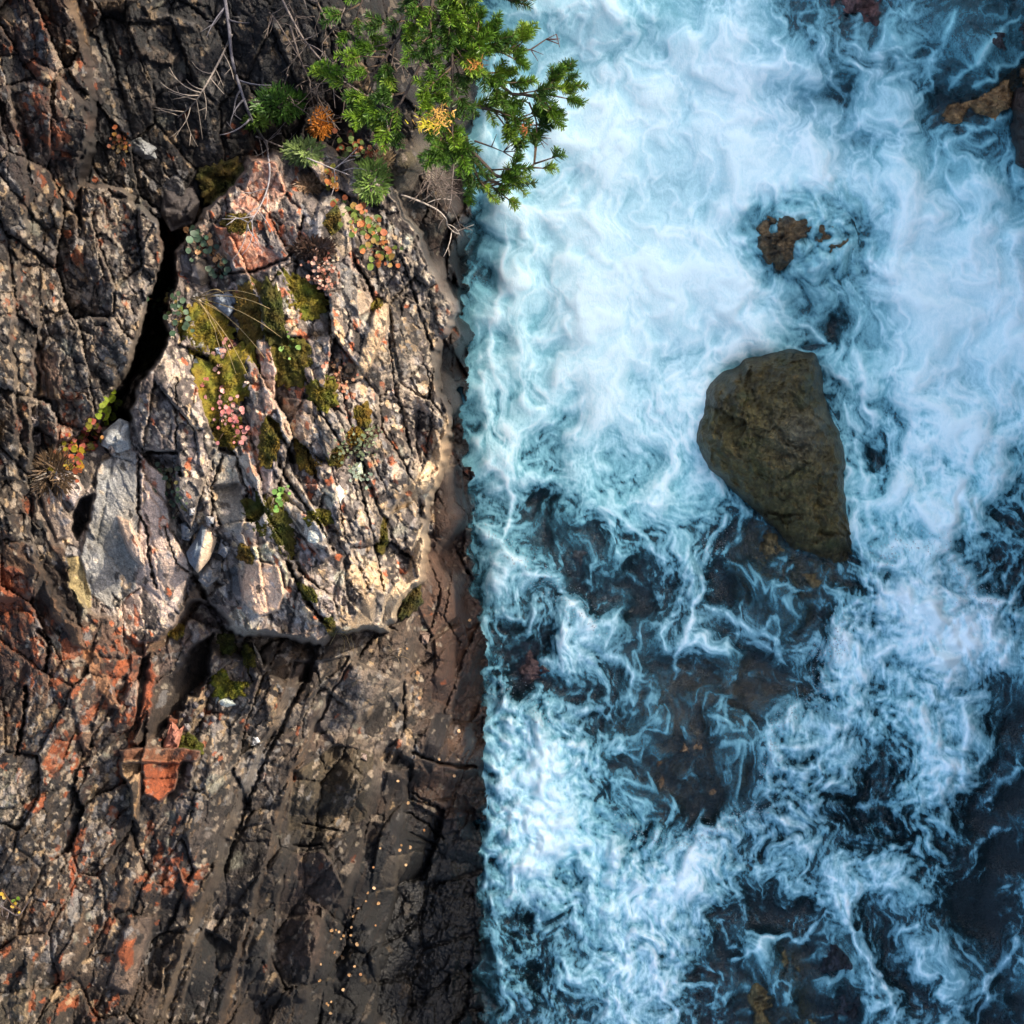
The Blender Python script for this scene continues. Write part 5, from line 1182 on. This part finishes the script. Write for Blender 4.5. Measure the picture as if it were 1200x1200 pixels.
# ------------------------------------------------------------------ leafy plants
def leaf(mb, p, r, col, rr, up=0.8):
    nrm_ = Vector((rr.uniform(-1, 1) * (1 - up) * 1.6, rr.uniform(-1, 1) * (1 - up) * 1.6, 1)).normalized()
    a = nrm_.cross(Vector((rr.uniform(-1, 1), rr.uniform(-1, 1), 0.1))).normalized(); b = nrm_.cross(a)
    vs = [p - nrm_ * r * 0.15]
    n = 8
    for k in range(n):
        t = 2 * math.pi * k / n
        q = r * (1.0 + 0.18 * math.cos(t) - 0.22 * max(0, math.cos(t + math.pi)) ** 6) * rr.uniform(.9, 1.1)
        vs.append(p + a * (q * 1.12 * math.cos(t)) + b * (q * 0.92 * math.sin(t)) + nrm_ * (0.06 * r * math.cos(2 * t)))
    mb.add(vs, [[0, 1 + k, 1 + (k + 1) % n] for k in range(n)], col)

def leafy(name, label, pts, n, r, cols, seed, spread=9, lift=0.05, group="small leafy plants on the cliff", cat="plant"):
    """a creeping plant: leaves on short stalks along a wandering stem"""
    rr = random.Random(seed)
    base = pts[0]
    z0 = zc(*base); org = Vector(P(base[0], base[1], z0))
    root = empty(name, org); tag(root, label, cat, group)
    lm = MB(); sm = MB()
    path = []
    for (a, b) in pts: path.append(Vector(P(a, b, zc(a, b) + lift * 0.4)) - org)
    if len(path) > 1: sm.tube(path, 0.004, 0.002, lin(84, 58, 40))
    for q in range(n):
        t = rr.random() * (len(pts) - 1); i = min(int(t), len(pts) - 2) if len(pts) > 1 else 0
        if len(pts) > 1:
            f = t - i; a = pts[i][0] * (1 - f) + pts[i + 1][0] * f; b = pts[i][1] * (1 - f) + pts[i + 1][1] * f
        else: a, b = pts[0]
        a2 = a + rr.gauss(0, spread); b2 = b + rr.gauss(0, spread)
        zz = zc(a2, b2); zz = max(zz, min(zc(a, b), zz + 0.12))
        tip = Vector(P(a2, b2, zz + rr.uniform(0.2, 1) * lift)) - org
        foot = Vector(P(a, b, zc(a, b))) - org
        cl = np.array(lin(*rr.choice(cols))) * rr.uniform(0.75, 1.25)
        leaf(lm, tip, r * rr.uniform(0.5, 1.15) * 0.0038, cl, rr)
        mid = (tip + foot) * 0.5 + Vector((0, 0, 0.01))
        lm.tube([foot, mid, tip - Vector((0, 0, 0.003))], 0.0022, 0.0014, lin(92, 66, 48), 4)
    lm.build("leaves", M_LEAF, root); sm.build("stem", M_BARK, root)
    return root
GR = [(74, 98, 70), (84, 108, 76), (62, 86, 62)]
leafy("leafy_plant", "blue green plant with orange tips beside the orange stained slab", [(222, 275), (240, 280), (250, 300), (258, 318)], 44, 4.6, GR + [(222, 160, 96), (230, 170, 110), (78, 110, 80)], 21, 8)
leafy("leafy_plant", "blue green plant sprouting from the middle of the black crevice", [(190, 352), (205, 358), (220, 372)], 46, 4.0, GR + [(176, 152, 84), (120, 140, 60)], 22, 10)
leafy("leafy_plant", "lime green leaves at the lower mouth of the crevice", [(134, 468), (128, 480), (120, 490)], 18, 5.2, [(150, 168, 40), (132, 152, 36), (164, 178, 60)], 23, 5, 0.08)
leafy("leafy_plant", "red and orange leaved plant left of the blue grey stone", [(112, 498), (104, 510), (94, 526), (88, 540)], 74, 4.4, [(178, 80, 60), (184, 96, 74), (160, 66, 50), (176, 150, 40), (206, 142, 60), (150, 140, 40)], 24, 8, 0.07)
leafy("leafy_plant", "rusty yellow leaves hanging below the red leaved plant", [(66, 540), (78, 546), (96, 550)], 22, 3.8, [(196, 140, 50), (184, 96, 56), (160, 140, 46)], 25, 6)
leafy("succulent_plant", "scattered pink leaves over the yellow moss cushion", [(242, 446), (256, 466), (268, 486), (284, 500), (262, 502)], 64, 3.3, [(226, 150, 140), (210, 120, 110), (232, 170, 156), (200, 130, 130)], 26, 9, 0.05)
leafy("succulent_plant", "pink leaves along the upper edge of the yellow moss cushion", [(262, 436), (268, 418), (274, 404)], 34, 3.0, [(222, 150, 138), (214, 130, 116), (230, 172, 150)], 27, 7, 0.05)
leafy("succulent_plant", "peach and pink leaflets over the dark peat below the crack", [(366, 300), (376, 316), (384, 330), (366, 334)], 70, 2.5, [(206, 148, 122), (190, 126, 100), (150, 84, 60), (222, 176, 150)], 28, 9, 0.05)
leafy("succulent_plant", "peach leaflets around the small round moss cushion", [(388, 428), (398, 440), (402, 460)], 40, 2.6, [(214, 160, 120), (206, 130, 96), (190, 150, 110)], 29, 8, 0.04)
leafy("leafy_plant", "green and orange trailing plant down the upper right rim", [(408, 236), (418, 252), (432, 262), (442, 282), (456, 304)], 110, 4.2, [(108, 128, 46), (124, 140, 56), (92, 112, 44), (176, 98, 56), (192, 120, 66), (150, 120, 54)], 30, 9, 0.07)
leafy("leafy_plant", "green plant with rusty stems under the fir boughs", [(398, 170), (412, 172), (428, 178), (438, 188)], 66, 4.2, [(120, 142, 62), (98, 120, 52), (150, 84, 50), (170, 110, 60)], 31, 9, 0.08)
leafy("leafy_plant", "orange and yellow leaf column on the top of the ledge", [(386, 198), (388, 212), (390, 224)], 30, 3.4, [(216, 150, 70), (200, 120, 60), (170, 160, 60)], 32, 4, 0.06)
leafy("leafy_plant", "small dark green leaves in the gap below the grey slab", [(190, 545), (200, 560), (204, 580), (210, 600)], 40, 3.2, [(74, 92, 58), (60, 78, 50), (120, 110, 60)], 33, 6, 0.04)
leafy("leafy_plant", "tiny bright green sprig on the deep green moss", [(326, 592), (328, 580), (332, 572)], 22, 3.4, [(112, 160, 66), (130, 172, 80)], 34, 4, 0.08)
leafy("leafy_plant", "tiny light green sprig on the round dark moss cushion", [(334, 408), (342, 402)], 18, 3.2, [(124, 160, 74), (140, 170, 80)], 35, 6, 0.07)
leafy("leafy_plant", "feathery grey green plant on the right half of the ledge", [(402, 532), (414, 524), (426, 516), (438, 508)], 120, 2.2, [(108, 122, 84), (124, 136, 96), (140, 148, 112)], 36, 9, 0.07)
leafy("leafy_plant", "pale grey green rosette below the feathery plant", [(416, 552), (428, 560)], 30, 2.6, [(150, 168, 140), (166, 180, 156)], 37, 6, 0.04)
leafy("leafy_plant", "orange and green leaves on the dark slope at the upper left", [(134, 165), (146, 168)], 34, 3.0, [(160, 90, 50), (150, 110, 50), (110, 90, 40)], 38, 6, 0.05)
leafy("leafy_plant", "yellow and green leaves at the left edge on a bent twig", [(2, 1042), (14, 1060), (24, 1066)], 9, 3.0, [(120, 150, 40), (220, 180, 60), (230, 190, 90)], 39, 5, 0.06)

# cushions of pale green needle plants on the rim
def tuft(label, a, b, rx_, ry_, col, n, seed, name="juniper_tuft", L=(0.025, 0.05)):
    rr = random.Random(seed); mb = MB()
    z0 = zc(a, b); org = Vector(P(a, b, z0))
    for q in range(n):
        t = rr.uniform(0, 2 * math.pi); r = math.sqrt(rr.random())
        px, py = a + rx_ * r * math.cos(t), b + ry_ * r * math.sin(t)
        base = Vector(P(px, py, max(zc(px, py), z0 - 0.1) + 0.07 * (1 - r * r))) - org
        d = Vector((math.cos(t) * r + rr.uniform(-.6, .6), -math.sin(t) * r + rr.uniform(-.6, .6), rr.uniform(.3, 1))).normalized() * rr.uniform(*L)
        w = Vector((-d.y, d.x, 0)).normalized() * 0.0035
        cl = np.array(lin(*col)) * rr.uniform(0.55, 1.5)
        mb.add([base - w, base + w, base + d * 0.7 + w * .8, base + d, base + d * 0.7 - w * .8], [[0, 1, 2, 3, 4]], cl)
    o = mb.build(name, M_NEEDLE, None, origin=None, smooth=False)
    o.location = org
    tag(o, label, "plant", "needle tufts on the rim of the cliff")
    return o
tuft("grey green needle tuft above the trailing green and orange plant", 436, 212, 18, 22, (124, 152, 72), 500, 41)
tuft("pale green needle tuft beside the grey twigs on the ledge top", 356, 178, 20, 12, (130, 150, 84), 420, 42)
tuft("dark green needle tuft at the end of the thick dead branch", 326, 122, 30, 20, (78, 116, 46), 600, 43)
tuft("yellow green needle tuft under the bright orange dead needles", 300, 142, 12, 8, (96, 124, 50), 200, 44)
tuft("bright orange dead needle tuft left of the fir boughs", 376, 144, 11, 15, (206, 132, 56), 300, 45, name="dead_needle_tuft")
tuft("bleached straw tuft beside the grey green needle tuft", 450, 192, 10, 14, (176, 152, 116), 260, 46, name="straw_tuft")
tuft("fawn straw tuft on the pale upright flake of the ledge top", 366, 216, 14, 8, (164, 132, 100), 420, 47, name="straw_tuft")
tuft("dry brown grass tuft under the red leaved plant", 62, 554, 22, 20, (104, 84, 62), 320, 48, name="straw_tuft", L=(0.04, 0.08))
tuft("dark brown dead cushion above the peach leaflets", 366, 292, 24, 10, (72, 54, 44), 420, 49, name="dead_cushion")

# long dry grass blades
def grass(label, root_px, tips, seed, col=(196, 172, 122)):
    rr = random.Random(seed); mb = MB()
    z0 = zc(*root_px); org = Vector(P(*root_px, z0))
    for (a, b) in tips:
        r0 = (root_px[0] + rr.uniform(-5, 5), root_px[1] + rr.uniform(-4, 4))
        pts = []
        for k in range(9):
            t = k / 8
            px = r0[0] + (a - r0[0]) * t + 4 * math.sin(t * 3) * rr.uniform(.6, 1); py = r0[1] + (b - r0[1]) * t - 7 * math.sin(t * math.pi)
            pts.append(Vector(P(px, py, max(z0, zc(px, py)) + 0.02 + 0.12 * math.sin(t * math.pi * 0.8))) - org)
        mb.tube(pts, 0.0026, 0.0010, np.array(lin(*col)) * rr.uniform(.7, 1.15), 4)
    o = mb.build("dry_grass", M_LEAF); o.location = org
    tag(o, label, "grass", "dry grass tufts"); return o
grass("long straw blades sweeping right across the yellow olive moss", (228, 348), [(330, 396), (310, 420), (290, 440), (276, 438), (316, 362), (300, 346), (260, 420), (262, 344), (296, 402)], 51)
grass("short straw blades at the lower corner of the ledge", (396, 742), [(414, 766), (386, 756), (420, 744), (402, 770), (410, 760)], 52)
grass("thin straw blades on the wet slab under the ledge corner", (455, 770), [(486, 782), (470, 790), (446, 760), (480, 768)], 53, (150, 130, 104))

# ------------------------------------------------------------------ dead twigs and roots
def twig(label, pts, r0, r1, kids, seed, col=(120, 112, 108), name="dead_branch", lift=0.10, klen=(18, 46), group="dead twigs on the slope", arch=0.0):
    rr = random.Random(seed); mb = MB()
    z0 = zc(*pts[0]); org = Vector(P(*pts[0], z0))
    sm = smooth_open(pts, 6)
    def hz(px, py, t): return max(zc(px, py), -0.0) + lift * (0.5 + 0.5 * math.sin(t * 6 + seed)) + 0.02 + arch * math.sin(t * math.pi)
    V3 = [Vector(P(a, b, hz(a, b, i / len(sm)))) - org for i, (a, b) in enumerate(sm)]
    cl = np.array(lin(*col))
    mb.tube(V3, r0, r1, cl, 6)
    for q in range(kids):
        i = rr.randrange(1, len(sm)); a, b = sm[i]
        dx, dy = sm[i][0] - sm[i - 1][0], sm[i][1] - sm[i - 1][1]
        an = math.atan2(dy, dx) + rr.choice((-1, 1)) * rr.uniform(0.5, 1.3)
        L = rr.uniform(*klen); pl = []
        bend = rr.uniform(-1.2, 1.2); zz = V3[i].z + org.z; zs = rr.uniform(-.02, .05)
        for k in range(6):
            pl.append((a, b, zz + zs * k / 3)); a += L / 5 * math.cos(an); b += L / 5 * math.sin(an); an += bend / 5
        mb.tube([Vector(P(*p)) - org for p in pl], max(r1, r0 * .45), 0.0014, cl * rr.uniform(.6, 1.3), 4)
        if rr.random() < .6:
            a, b, z_ = pl[3]; an2 = an + rr.choice((-1, 1)) * 0.8; p2 = []
            for k in range(4):
                p2.append((a, b, z_ + 0.01 * k)); a += L / 9 * math.cos(an2); b += L / 9 * math.sin(an2)
            mb.tube([Vector(P(*p)) - org for p in p2], 0.0024, 0.0012, cl * rr.uniform(.6, 1.2), 4)
    o = mb.build(name, M_BARK); o.location = org
    tag(o, label, "twig", group); return o
def smooth_open(pts, n):
    p = [pts[0]] + list(pts) + [pts[-1]]; out = []
    for i in range(1, len(p) - 2):
        for t in np.linspace(0, 1, n, endpoint=False):
            q0, q1, q2, q3 = [np.array(v, float) for v in (p[i - 1], p[i], p[i + 1], p[i + 2])]
            out.append(tuple(0.5 * (2 * q1 + (q2 - q0) * t + (2 * q0 - 5 * q1 + 4 * q2 - q3) * t * t + (3 * q1 - q0 - 3 * q2 + q3) * t ** 3)))
    out.append(tuple(pts[-1])); return out
twig("thick silver dead branch hanging down the dark gully", [(262, -10), (268, 30), (272, 70), (282, 105), (294, 138), (310, 165)], 0.010, 0.006, 8, 61, (92, 90, 96))
twig("tangle of pale dead twigs curling left of the silver branch", [(272, 40), (255, 75), (238, 105), (226, 122), (208, 138)], 0.006, 0.003, 16, 62, (132, 122, 112), klen=(24, 52))
twig("long thin dead twig slanting toward the fir boughs", [(328, -6), (352, 40), (376, 70), (404, 96), (440, 118), (462, 130)], 0.006, 0.003, 8, 63, (118, 108, 102))
twig("dark dead twig running down to the orange dead needles", [(340, 30), (352, 70), (370, 110), (390, 144), (396, 160)], 0.006, 0.003, 8, 64, (96, 86, 80))
twig("straight brown twig crossing above the leafy rim", [(370, 0), (392, 40), (414, 66)], 0.006, 0.003, 5, 65, (104, 92, 82))
twig("grey forked twigs lying over the ledge top", [(312, 165), (316, 200), (312, 225), (300, 250), (290, 262)], 0.006, 0.002, 12, 66, (142, 136, 136), klen=(20, 50))
twig("grey twig spray between ledge top and pale green tuft", [(300, 160), (330, 172), (362, 186), (396, 200), (412, 206)], 0.005, 0.002, 12, 67, (146, 138, 136), klen=(18, 40))
twig("white bent root curling above the dark cleft by the river", [(470, 228), (492, 236), (512, 246), (522, 256), (524, 264), (532, 272), (538, 274)], 0.006, 0.0035, 5, 68, (170, 160, 152), name="root", lift=0.06, arch=0.2)
twig("thin upright grey root joining the white bent root", [(532, 190), (530, 212), (528, 236), (522, 256)], 0.004, 0.003, 6, 69, (112, 102, 98), name="root", lift=0.06, arch=0.2)
for q, (a, b) in enumerate([(500, 205), (512, 196), (522, 210), (506, 215), (494, 196)]):
    rr = random.Random(80 + q)
    twig("fine dead grey twigs matted under the fir boughs", [(a, b - 14), (a + rr.uniform(-8, 8), b), (a + rr.uniform(-14, 14), b + 16)], 0.003, 0.0018, 9, 80 + q, (112, 100, 94), klen=(14, 34), group="matted twigs under the fir")
for q in range(9):
    rr = random.Random(90 + q)
    a, b = rr.uniform(300, 490), rr.uniform(-5, 110)
    twig("thin dead twig in the dark litter at the top of the slope", [(a, b), (a + rr.uniform(-20, 24), b + rr.uniform(10, 26)), (a + rr.uniform(-30, 40), b + rr.uniform(30, 60))], 0.004, 0.002, 7, 90 + q, (110, 98, 90), klen=(12, 34), group="twigs in the litter")
twig("bare twig at the left edge with yellow leaves", [(-8, 1056), (8, 1066), (22, 1072), (36, 1052)], 0.005, 0.002, 3, 70, (92, 84, 84), klen=(8, 16))

# ------------------------------------------------------------------ fallen leaves on the wet slabs
fl = [(446, 994), (438, 1016), (431, 1046), (429, 1056), (420, 1064), (414, 1074), (440, 1084), (408, 1090), (412, 1086), (403, 1096), (397, 1092), (406, 1098), (411, 1096), (400, 1100), (392, 1116), (400, 1120), (402, 1122), (418, 1106), (416, 1132), (423, 1142), (402, 1160), (385, 1178), (387, 1187), (383, 1176), (388, 1174), (478, 941), (500, 940), (497, 973), (481, 993), (476, 1013), (491, 818), (538, 857), (515, 890), (532, 909), (466, 915), (470, 990), (468, 996), (438, 1040), (444, 1058), (376, 1130), (375, 1148), (550, 727), (477, 760), (489, 788), (409, 1142), (394, 1090), (389, 1090)]
M = None
for q, (a, b) in enumerate(fl):
    rr = random.Random(200 + q); mb = MB()
    leaf(mb, Vector((0, 0, 0.006)), rr.uniform(0.006, 0.011), np.array(lin(*rr.choice([(224, 176, 122), (232, 190, 140), (206, 150, 100), (216, 168, 116)]))), rr, 0.75)
    o = mb.build("fallen_leaf", M_LEAF); o.location = P(a, b, zc(a, b) + 0.012)
    tag(o, "tiny pale orange fallen leaf on the dark lower rock", "leaf", "fallen leaves on the lower rock")

# ------------------------------------------------------------------ the fir leaning in from the top
fir = empty("fir_tree", P(520, -150, 1.4)); FO = Vector(fir.location)
tag(fir, "green fir tree reaching its boughs over the river", "tree")
ft = MB()
ft.tube([Vector(P(520, -150, 1.2)) - FO, Vector(P(524, -150, 2.2)) - FO, Vector(P(518, -160, 3.4)) - FO, Vector(P(520, -170, 4.6)) - FO], 0.075, 0.03, lin(78, 64, 54), 10)
ft.build("trunk", M_BARK, fir)
def bough(pts, shoots, seed, fork=True):
    """one bough: woody stem (mesh) with its needles (child)"""
    rr = random.Random(seed)
    P3 = [Vector(P(*p)) - FO for p in pts]
    sm = []
    for i in range(len(P3) - 1):
        for t in (0, .2, .4, .6, .8): sm.append(P3[i].lerp(P3[i + 1], t))
    sm.append(P3[-1])
    wood = MB(); nee = MB()
    wood.tube(sm, 0.012, 0.004, lin(70, 58, 50), 6)
    def shoot(p, d, L, tone):
        d = d.normalized()
        tip = p + d * L
        wood.tube([p, p + d * L * .5, tip], 0.0036, 0.002, lin(92, 76, 52), 4)
        n = int(L / 0.0011)
        side = d.cross(Vector((0, 0, 1)));
        if side.length < .1: side = Vector((1, 0, 0))
        side.normalize(); upv = side.cross(d)
        for k in range(n):
            t = (k + rr.random()) / n
            q = p + d * (L * (0.05 + 0.97 * t))
            w = rr.uniform(0, 2 * math.pi)
            out = side * math.cos(w) + upv * math.sin(w) * 0.8 + Vector((0, 0, .25))
            nd_ = (out * 0.85 + d * rr.uniform(.35, .8)).normalized()
            ln = rr.uniform(0.030, 0.046) * (1 - 0.35 * t ** 3)
            wv = nd_.cross(Vector((rr.uniform(-1, 1), rr.uniform(-1, 1), rr.uniform(-.5, 1)))).normalized() * 0.0024
            cl = np.array(lin(*tone)) * rr.uniform(.7, 1.3) * (0.85 + 0.35 * t)
            nee.add([q - wv, q + wv, q + nd_ * ln * .8 + wv * .7, q + nd_ * ln, q + nd_ * ln * .8 - wv * .7], [[0, 1, 2, 3, 4]], cl)
    N = len(sm)
    for s in range(int(shoots * 1.35)):
        f = rr.uniform(0.22, 1.0) if s > 2 else 1.0
        i = min(N - 1, max(1, int(f * (N - 1))))
        t = (sm[i] - sm[i - 1]).normalized()
        sd_ = t.cross(Vector((0, 0, 1))).normalized() * rr.choice((-1, 1))
        dirv = t * rr.uniform(.5, 1.1) + sd_ * rr.uniform(.1, 1.0) + Vector((0, 0, rr.uniform(-.1, .5)))
        st = sm[i]
        tone = rr.choice([(112, 146, 40), (96, 134, 38), (80, 116, 38), (132, 162, 52), (66, 98, 36)])
        L = rr.uniform(.06, .12)
        if fork and rr.random() < .7:
            q = st + dirv.normalized() * rr.uniform(.04, .12)
            wood.tube([st, q], 0.005, 0.003, lin(84, 68, 52), 4)
            shoot(q, dirv, L, tone)
            for z in range(rr.choice((1, 2, 2, 3))):
                shoot(q, dirv.normalized() + Vector((rr.uniform(-1, 1), rr.uniform(-1, 1), rr.uniform(-.1, .5))) * .9, L * rr.uniform(.6, .95), tone)
        else:
            shoot(st, dirv, L, tone)
    b = wood.build("bough", M_BARK, fir)
    n = nee.build("needles", M_NEEDLE, b, smooth=False)
    return b
T0 = (520, -140, 3.0)
bough([T0, (500, -40, 3.0), (470, 40, 2.95), (440, 85, 2.9), (404, 98, 2.85)], 20, 301)
bough([T0, (510, -30, 3.05), (500, 60, 3.0), (470, 120, 2.95), (450, 140, 2.9)], 18, 302)
bough([T0, (525, -30, 3.05), (530, 50, 3.0), (530, 120, 2.95), (530, 168, 2.9)], 22, 303)
bough([T0, (530, -30, 3.0), (550, 40, 3.0), (570, 60, 2.95), (600, 62, 2.9)], 14, 304)
bough([T0, (535, -20, 2.9), (560, 80, 2.85), (600, 110, 2.8), (630, 112, 2.8), (660, 100, 2.8)], 24, 305)
bough([(530, 120, 2.85), (560, 125, 2.8), (590, 132, 2.8), (612, 146, 2.75)], 14, 306)
bough([(530, 150, 2.8), (552, 176, 2.75), (580, 205, 2.72), (600, 212, 2.7), (626, 192, 2.7)], 5, 307)
bough([(552, 180, 2.74), (572, 210, 2.7), (590, 218, 2.7), (600, 214, 2.7)], 2, 308, False)
bough([(545, 160, 2.75), (552, 190, 2.7), (562, 212, 2.7), (582, 222, 2.7)], 9, 309)
bough([T0, (550, -60, 3.0), (580, -10, 2.9), (600, 2, 2.9), (618, 0, 2.85)], 8, 310)
bough([T0, (460, -60, 3.0), (430, -20, 2.95), (418, 20, 2.9)], 8, 311)
bough([(505, 40, 2.98), (520, 10, 2.95), (530, -5, 2.9)], 7, 312)
bough([(500, 60, 2.95), (520, 80, 2.95), (545, 60, 2.95), (560, 52, 2.95)], 9, 313)
bough([(480, 80, 2.9), (500, 110, 2.95), (512, 140, 2.9), (520, 160, 2.88)], 14, 314)
# bare fir twigs over the water
for q, (pts, lb) in enumerate([([(596, 62, 2.9), (622, 58, 2.88), (640, 46, 2.86), (652, 40, 2.85)], "a"), ([(620, 120, 2.8), (628, 140, 2.75), (630, 160, 2.7)], "b"), ([(556, 165, 2.8), (576, 172, 2.75), (590, 178, 2.72)], "c")]):
    mb = MB(); rr = random.Random(400 + q)
    mb.tube([Vector(P(*p)) - FO for p in pts], 0.005, 0.0018, lin(76, 62, 54), 4)
    for k in range(7):
        i = rr.randrange(1, len(pts)); a, b, z_ = pts[i]
        an = rr.uniform(-1.2, 1.6)
        mb.tube([Vector(P(a, b, z_)) - FO, Vector(P(a + 16 * math.cos(an), b + 16 * math.sin(an), z_ + .02)) - FO], 0.003, 0.0012, lin(92, 68, 60), 4)
    mb.build("bare_twig", M_BARK, fir)
def brown_needles(px, py, z_, n, r, col, seed):
    rr = random.Random(seed); mb = MB()
    for k in range(n):
        b0 = Vector(P(px + rr.gauss(0, r), py + rr.gauss(0, r * .7), z_ + rr.uniform(-.02, .04))) - FO
        d = Vector((rr.uniform(-1, 1), rr.uniform(-1, 1), rr.uniform(0, 1))).normalized() * rr.uniform(.02, .036)
        w = Vector((-d.y, d.x, 0)).normalized() * 0.0026
        mb.add([b0 - w, b0 + w, b0 + d], [[0, 1, 2]], np.array(lin(*col)) * rr.uniform(.7, 1.3))
    o = mb.build("dead_needles", M_NEEDLE, fir, smooth=False); return o
brown_needles(512, 138, 3.02, 150, 10, (222, 172, 84), 1)["label"] = "golden dying needles"
brown_needles(500, 146, 3.02, 90, 6, (216, 200, 50), 2)["label"] = "bright yellow dying needles"
brown_needles(556, 76, 3.02, 50, 5, (206, 140, 70), 3)
brown_needles(614, 148, 2.78, 50, 6, (186, 110, 70), 4)

# ------------------------------------------------------------------ spray thrown up along the crests
rr = random.Random(77); mb = MB()
ico = [Vector(v) for v in ((0, 0, 1), (.9, 0, -.3), (-.45, .78, -.3), (-.45, -.78, -.3))]
def spray(pts, n, sx, zmax):
    for q in range(2 * n):
        t = rr.random() * (len(pts) - 1); i = int(t); f = t - i
        a = pts[i][0] * (1 - f) + pts[i + 1][0] * f + rr.gauss(0, sx); b = pts[i][1] * (1 - f) + pts[i + 1][1] * f + rr.gauss(0, sx)
        z_ = zw(a, b) + abs(rr.gauss(0, zmax)); r = rr.uniform(.002, .0065)
        c = Vector(P(a, b, z_))
        mb.add([c + v * r for v in ico], [[0, 1, 2], [0, 2, 3], [0, 3, 1], [1, 3, 2]], (.82, .88, .92))
spray([(1030, 660), (1050, 638), (1108, 640), (1146, 700), (1182, 706)], 170, 9, .06)
spray([(985, 722), (980, 758), (958, 766), (960, 812), (925, 830), (905, 860), (900, 920)], 230, 8, .05)
spray([(905, 945), (860, 960), (812, 982), (760, 985), (730, 965)], 200, 8, .05)
spray([(562, 614), (620, 668), (667, 700), (697, 736)], 130, 9, .04)
spray([(570, 810), (615, 808), (640, 850)], 60, 9, .04)
spray([(826, 650), (850, 616)], 30, 8, .04)
o = mb.build("spray", M_LEAF); tag(o, "white droplets of spray above the foam crests", None, None, "stuff")
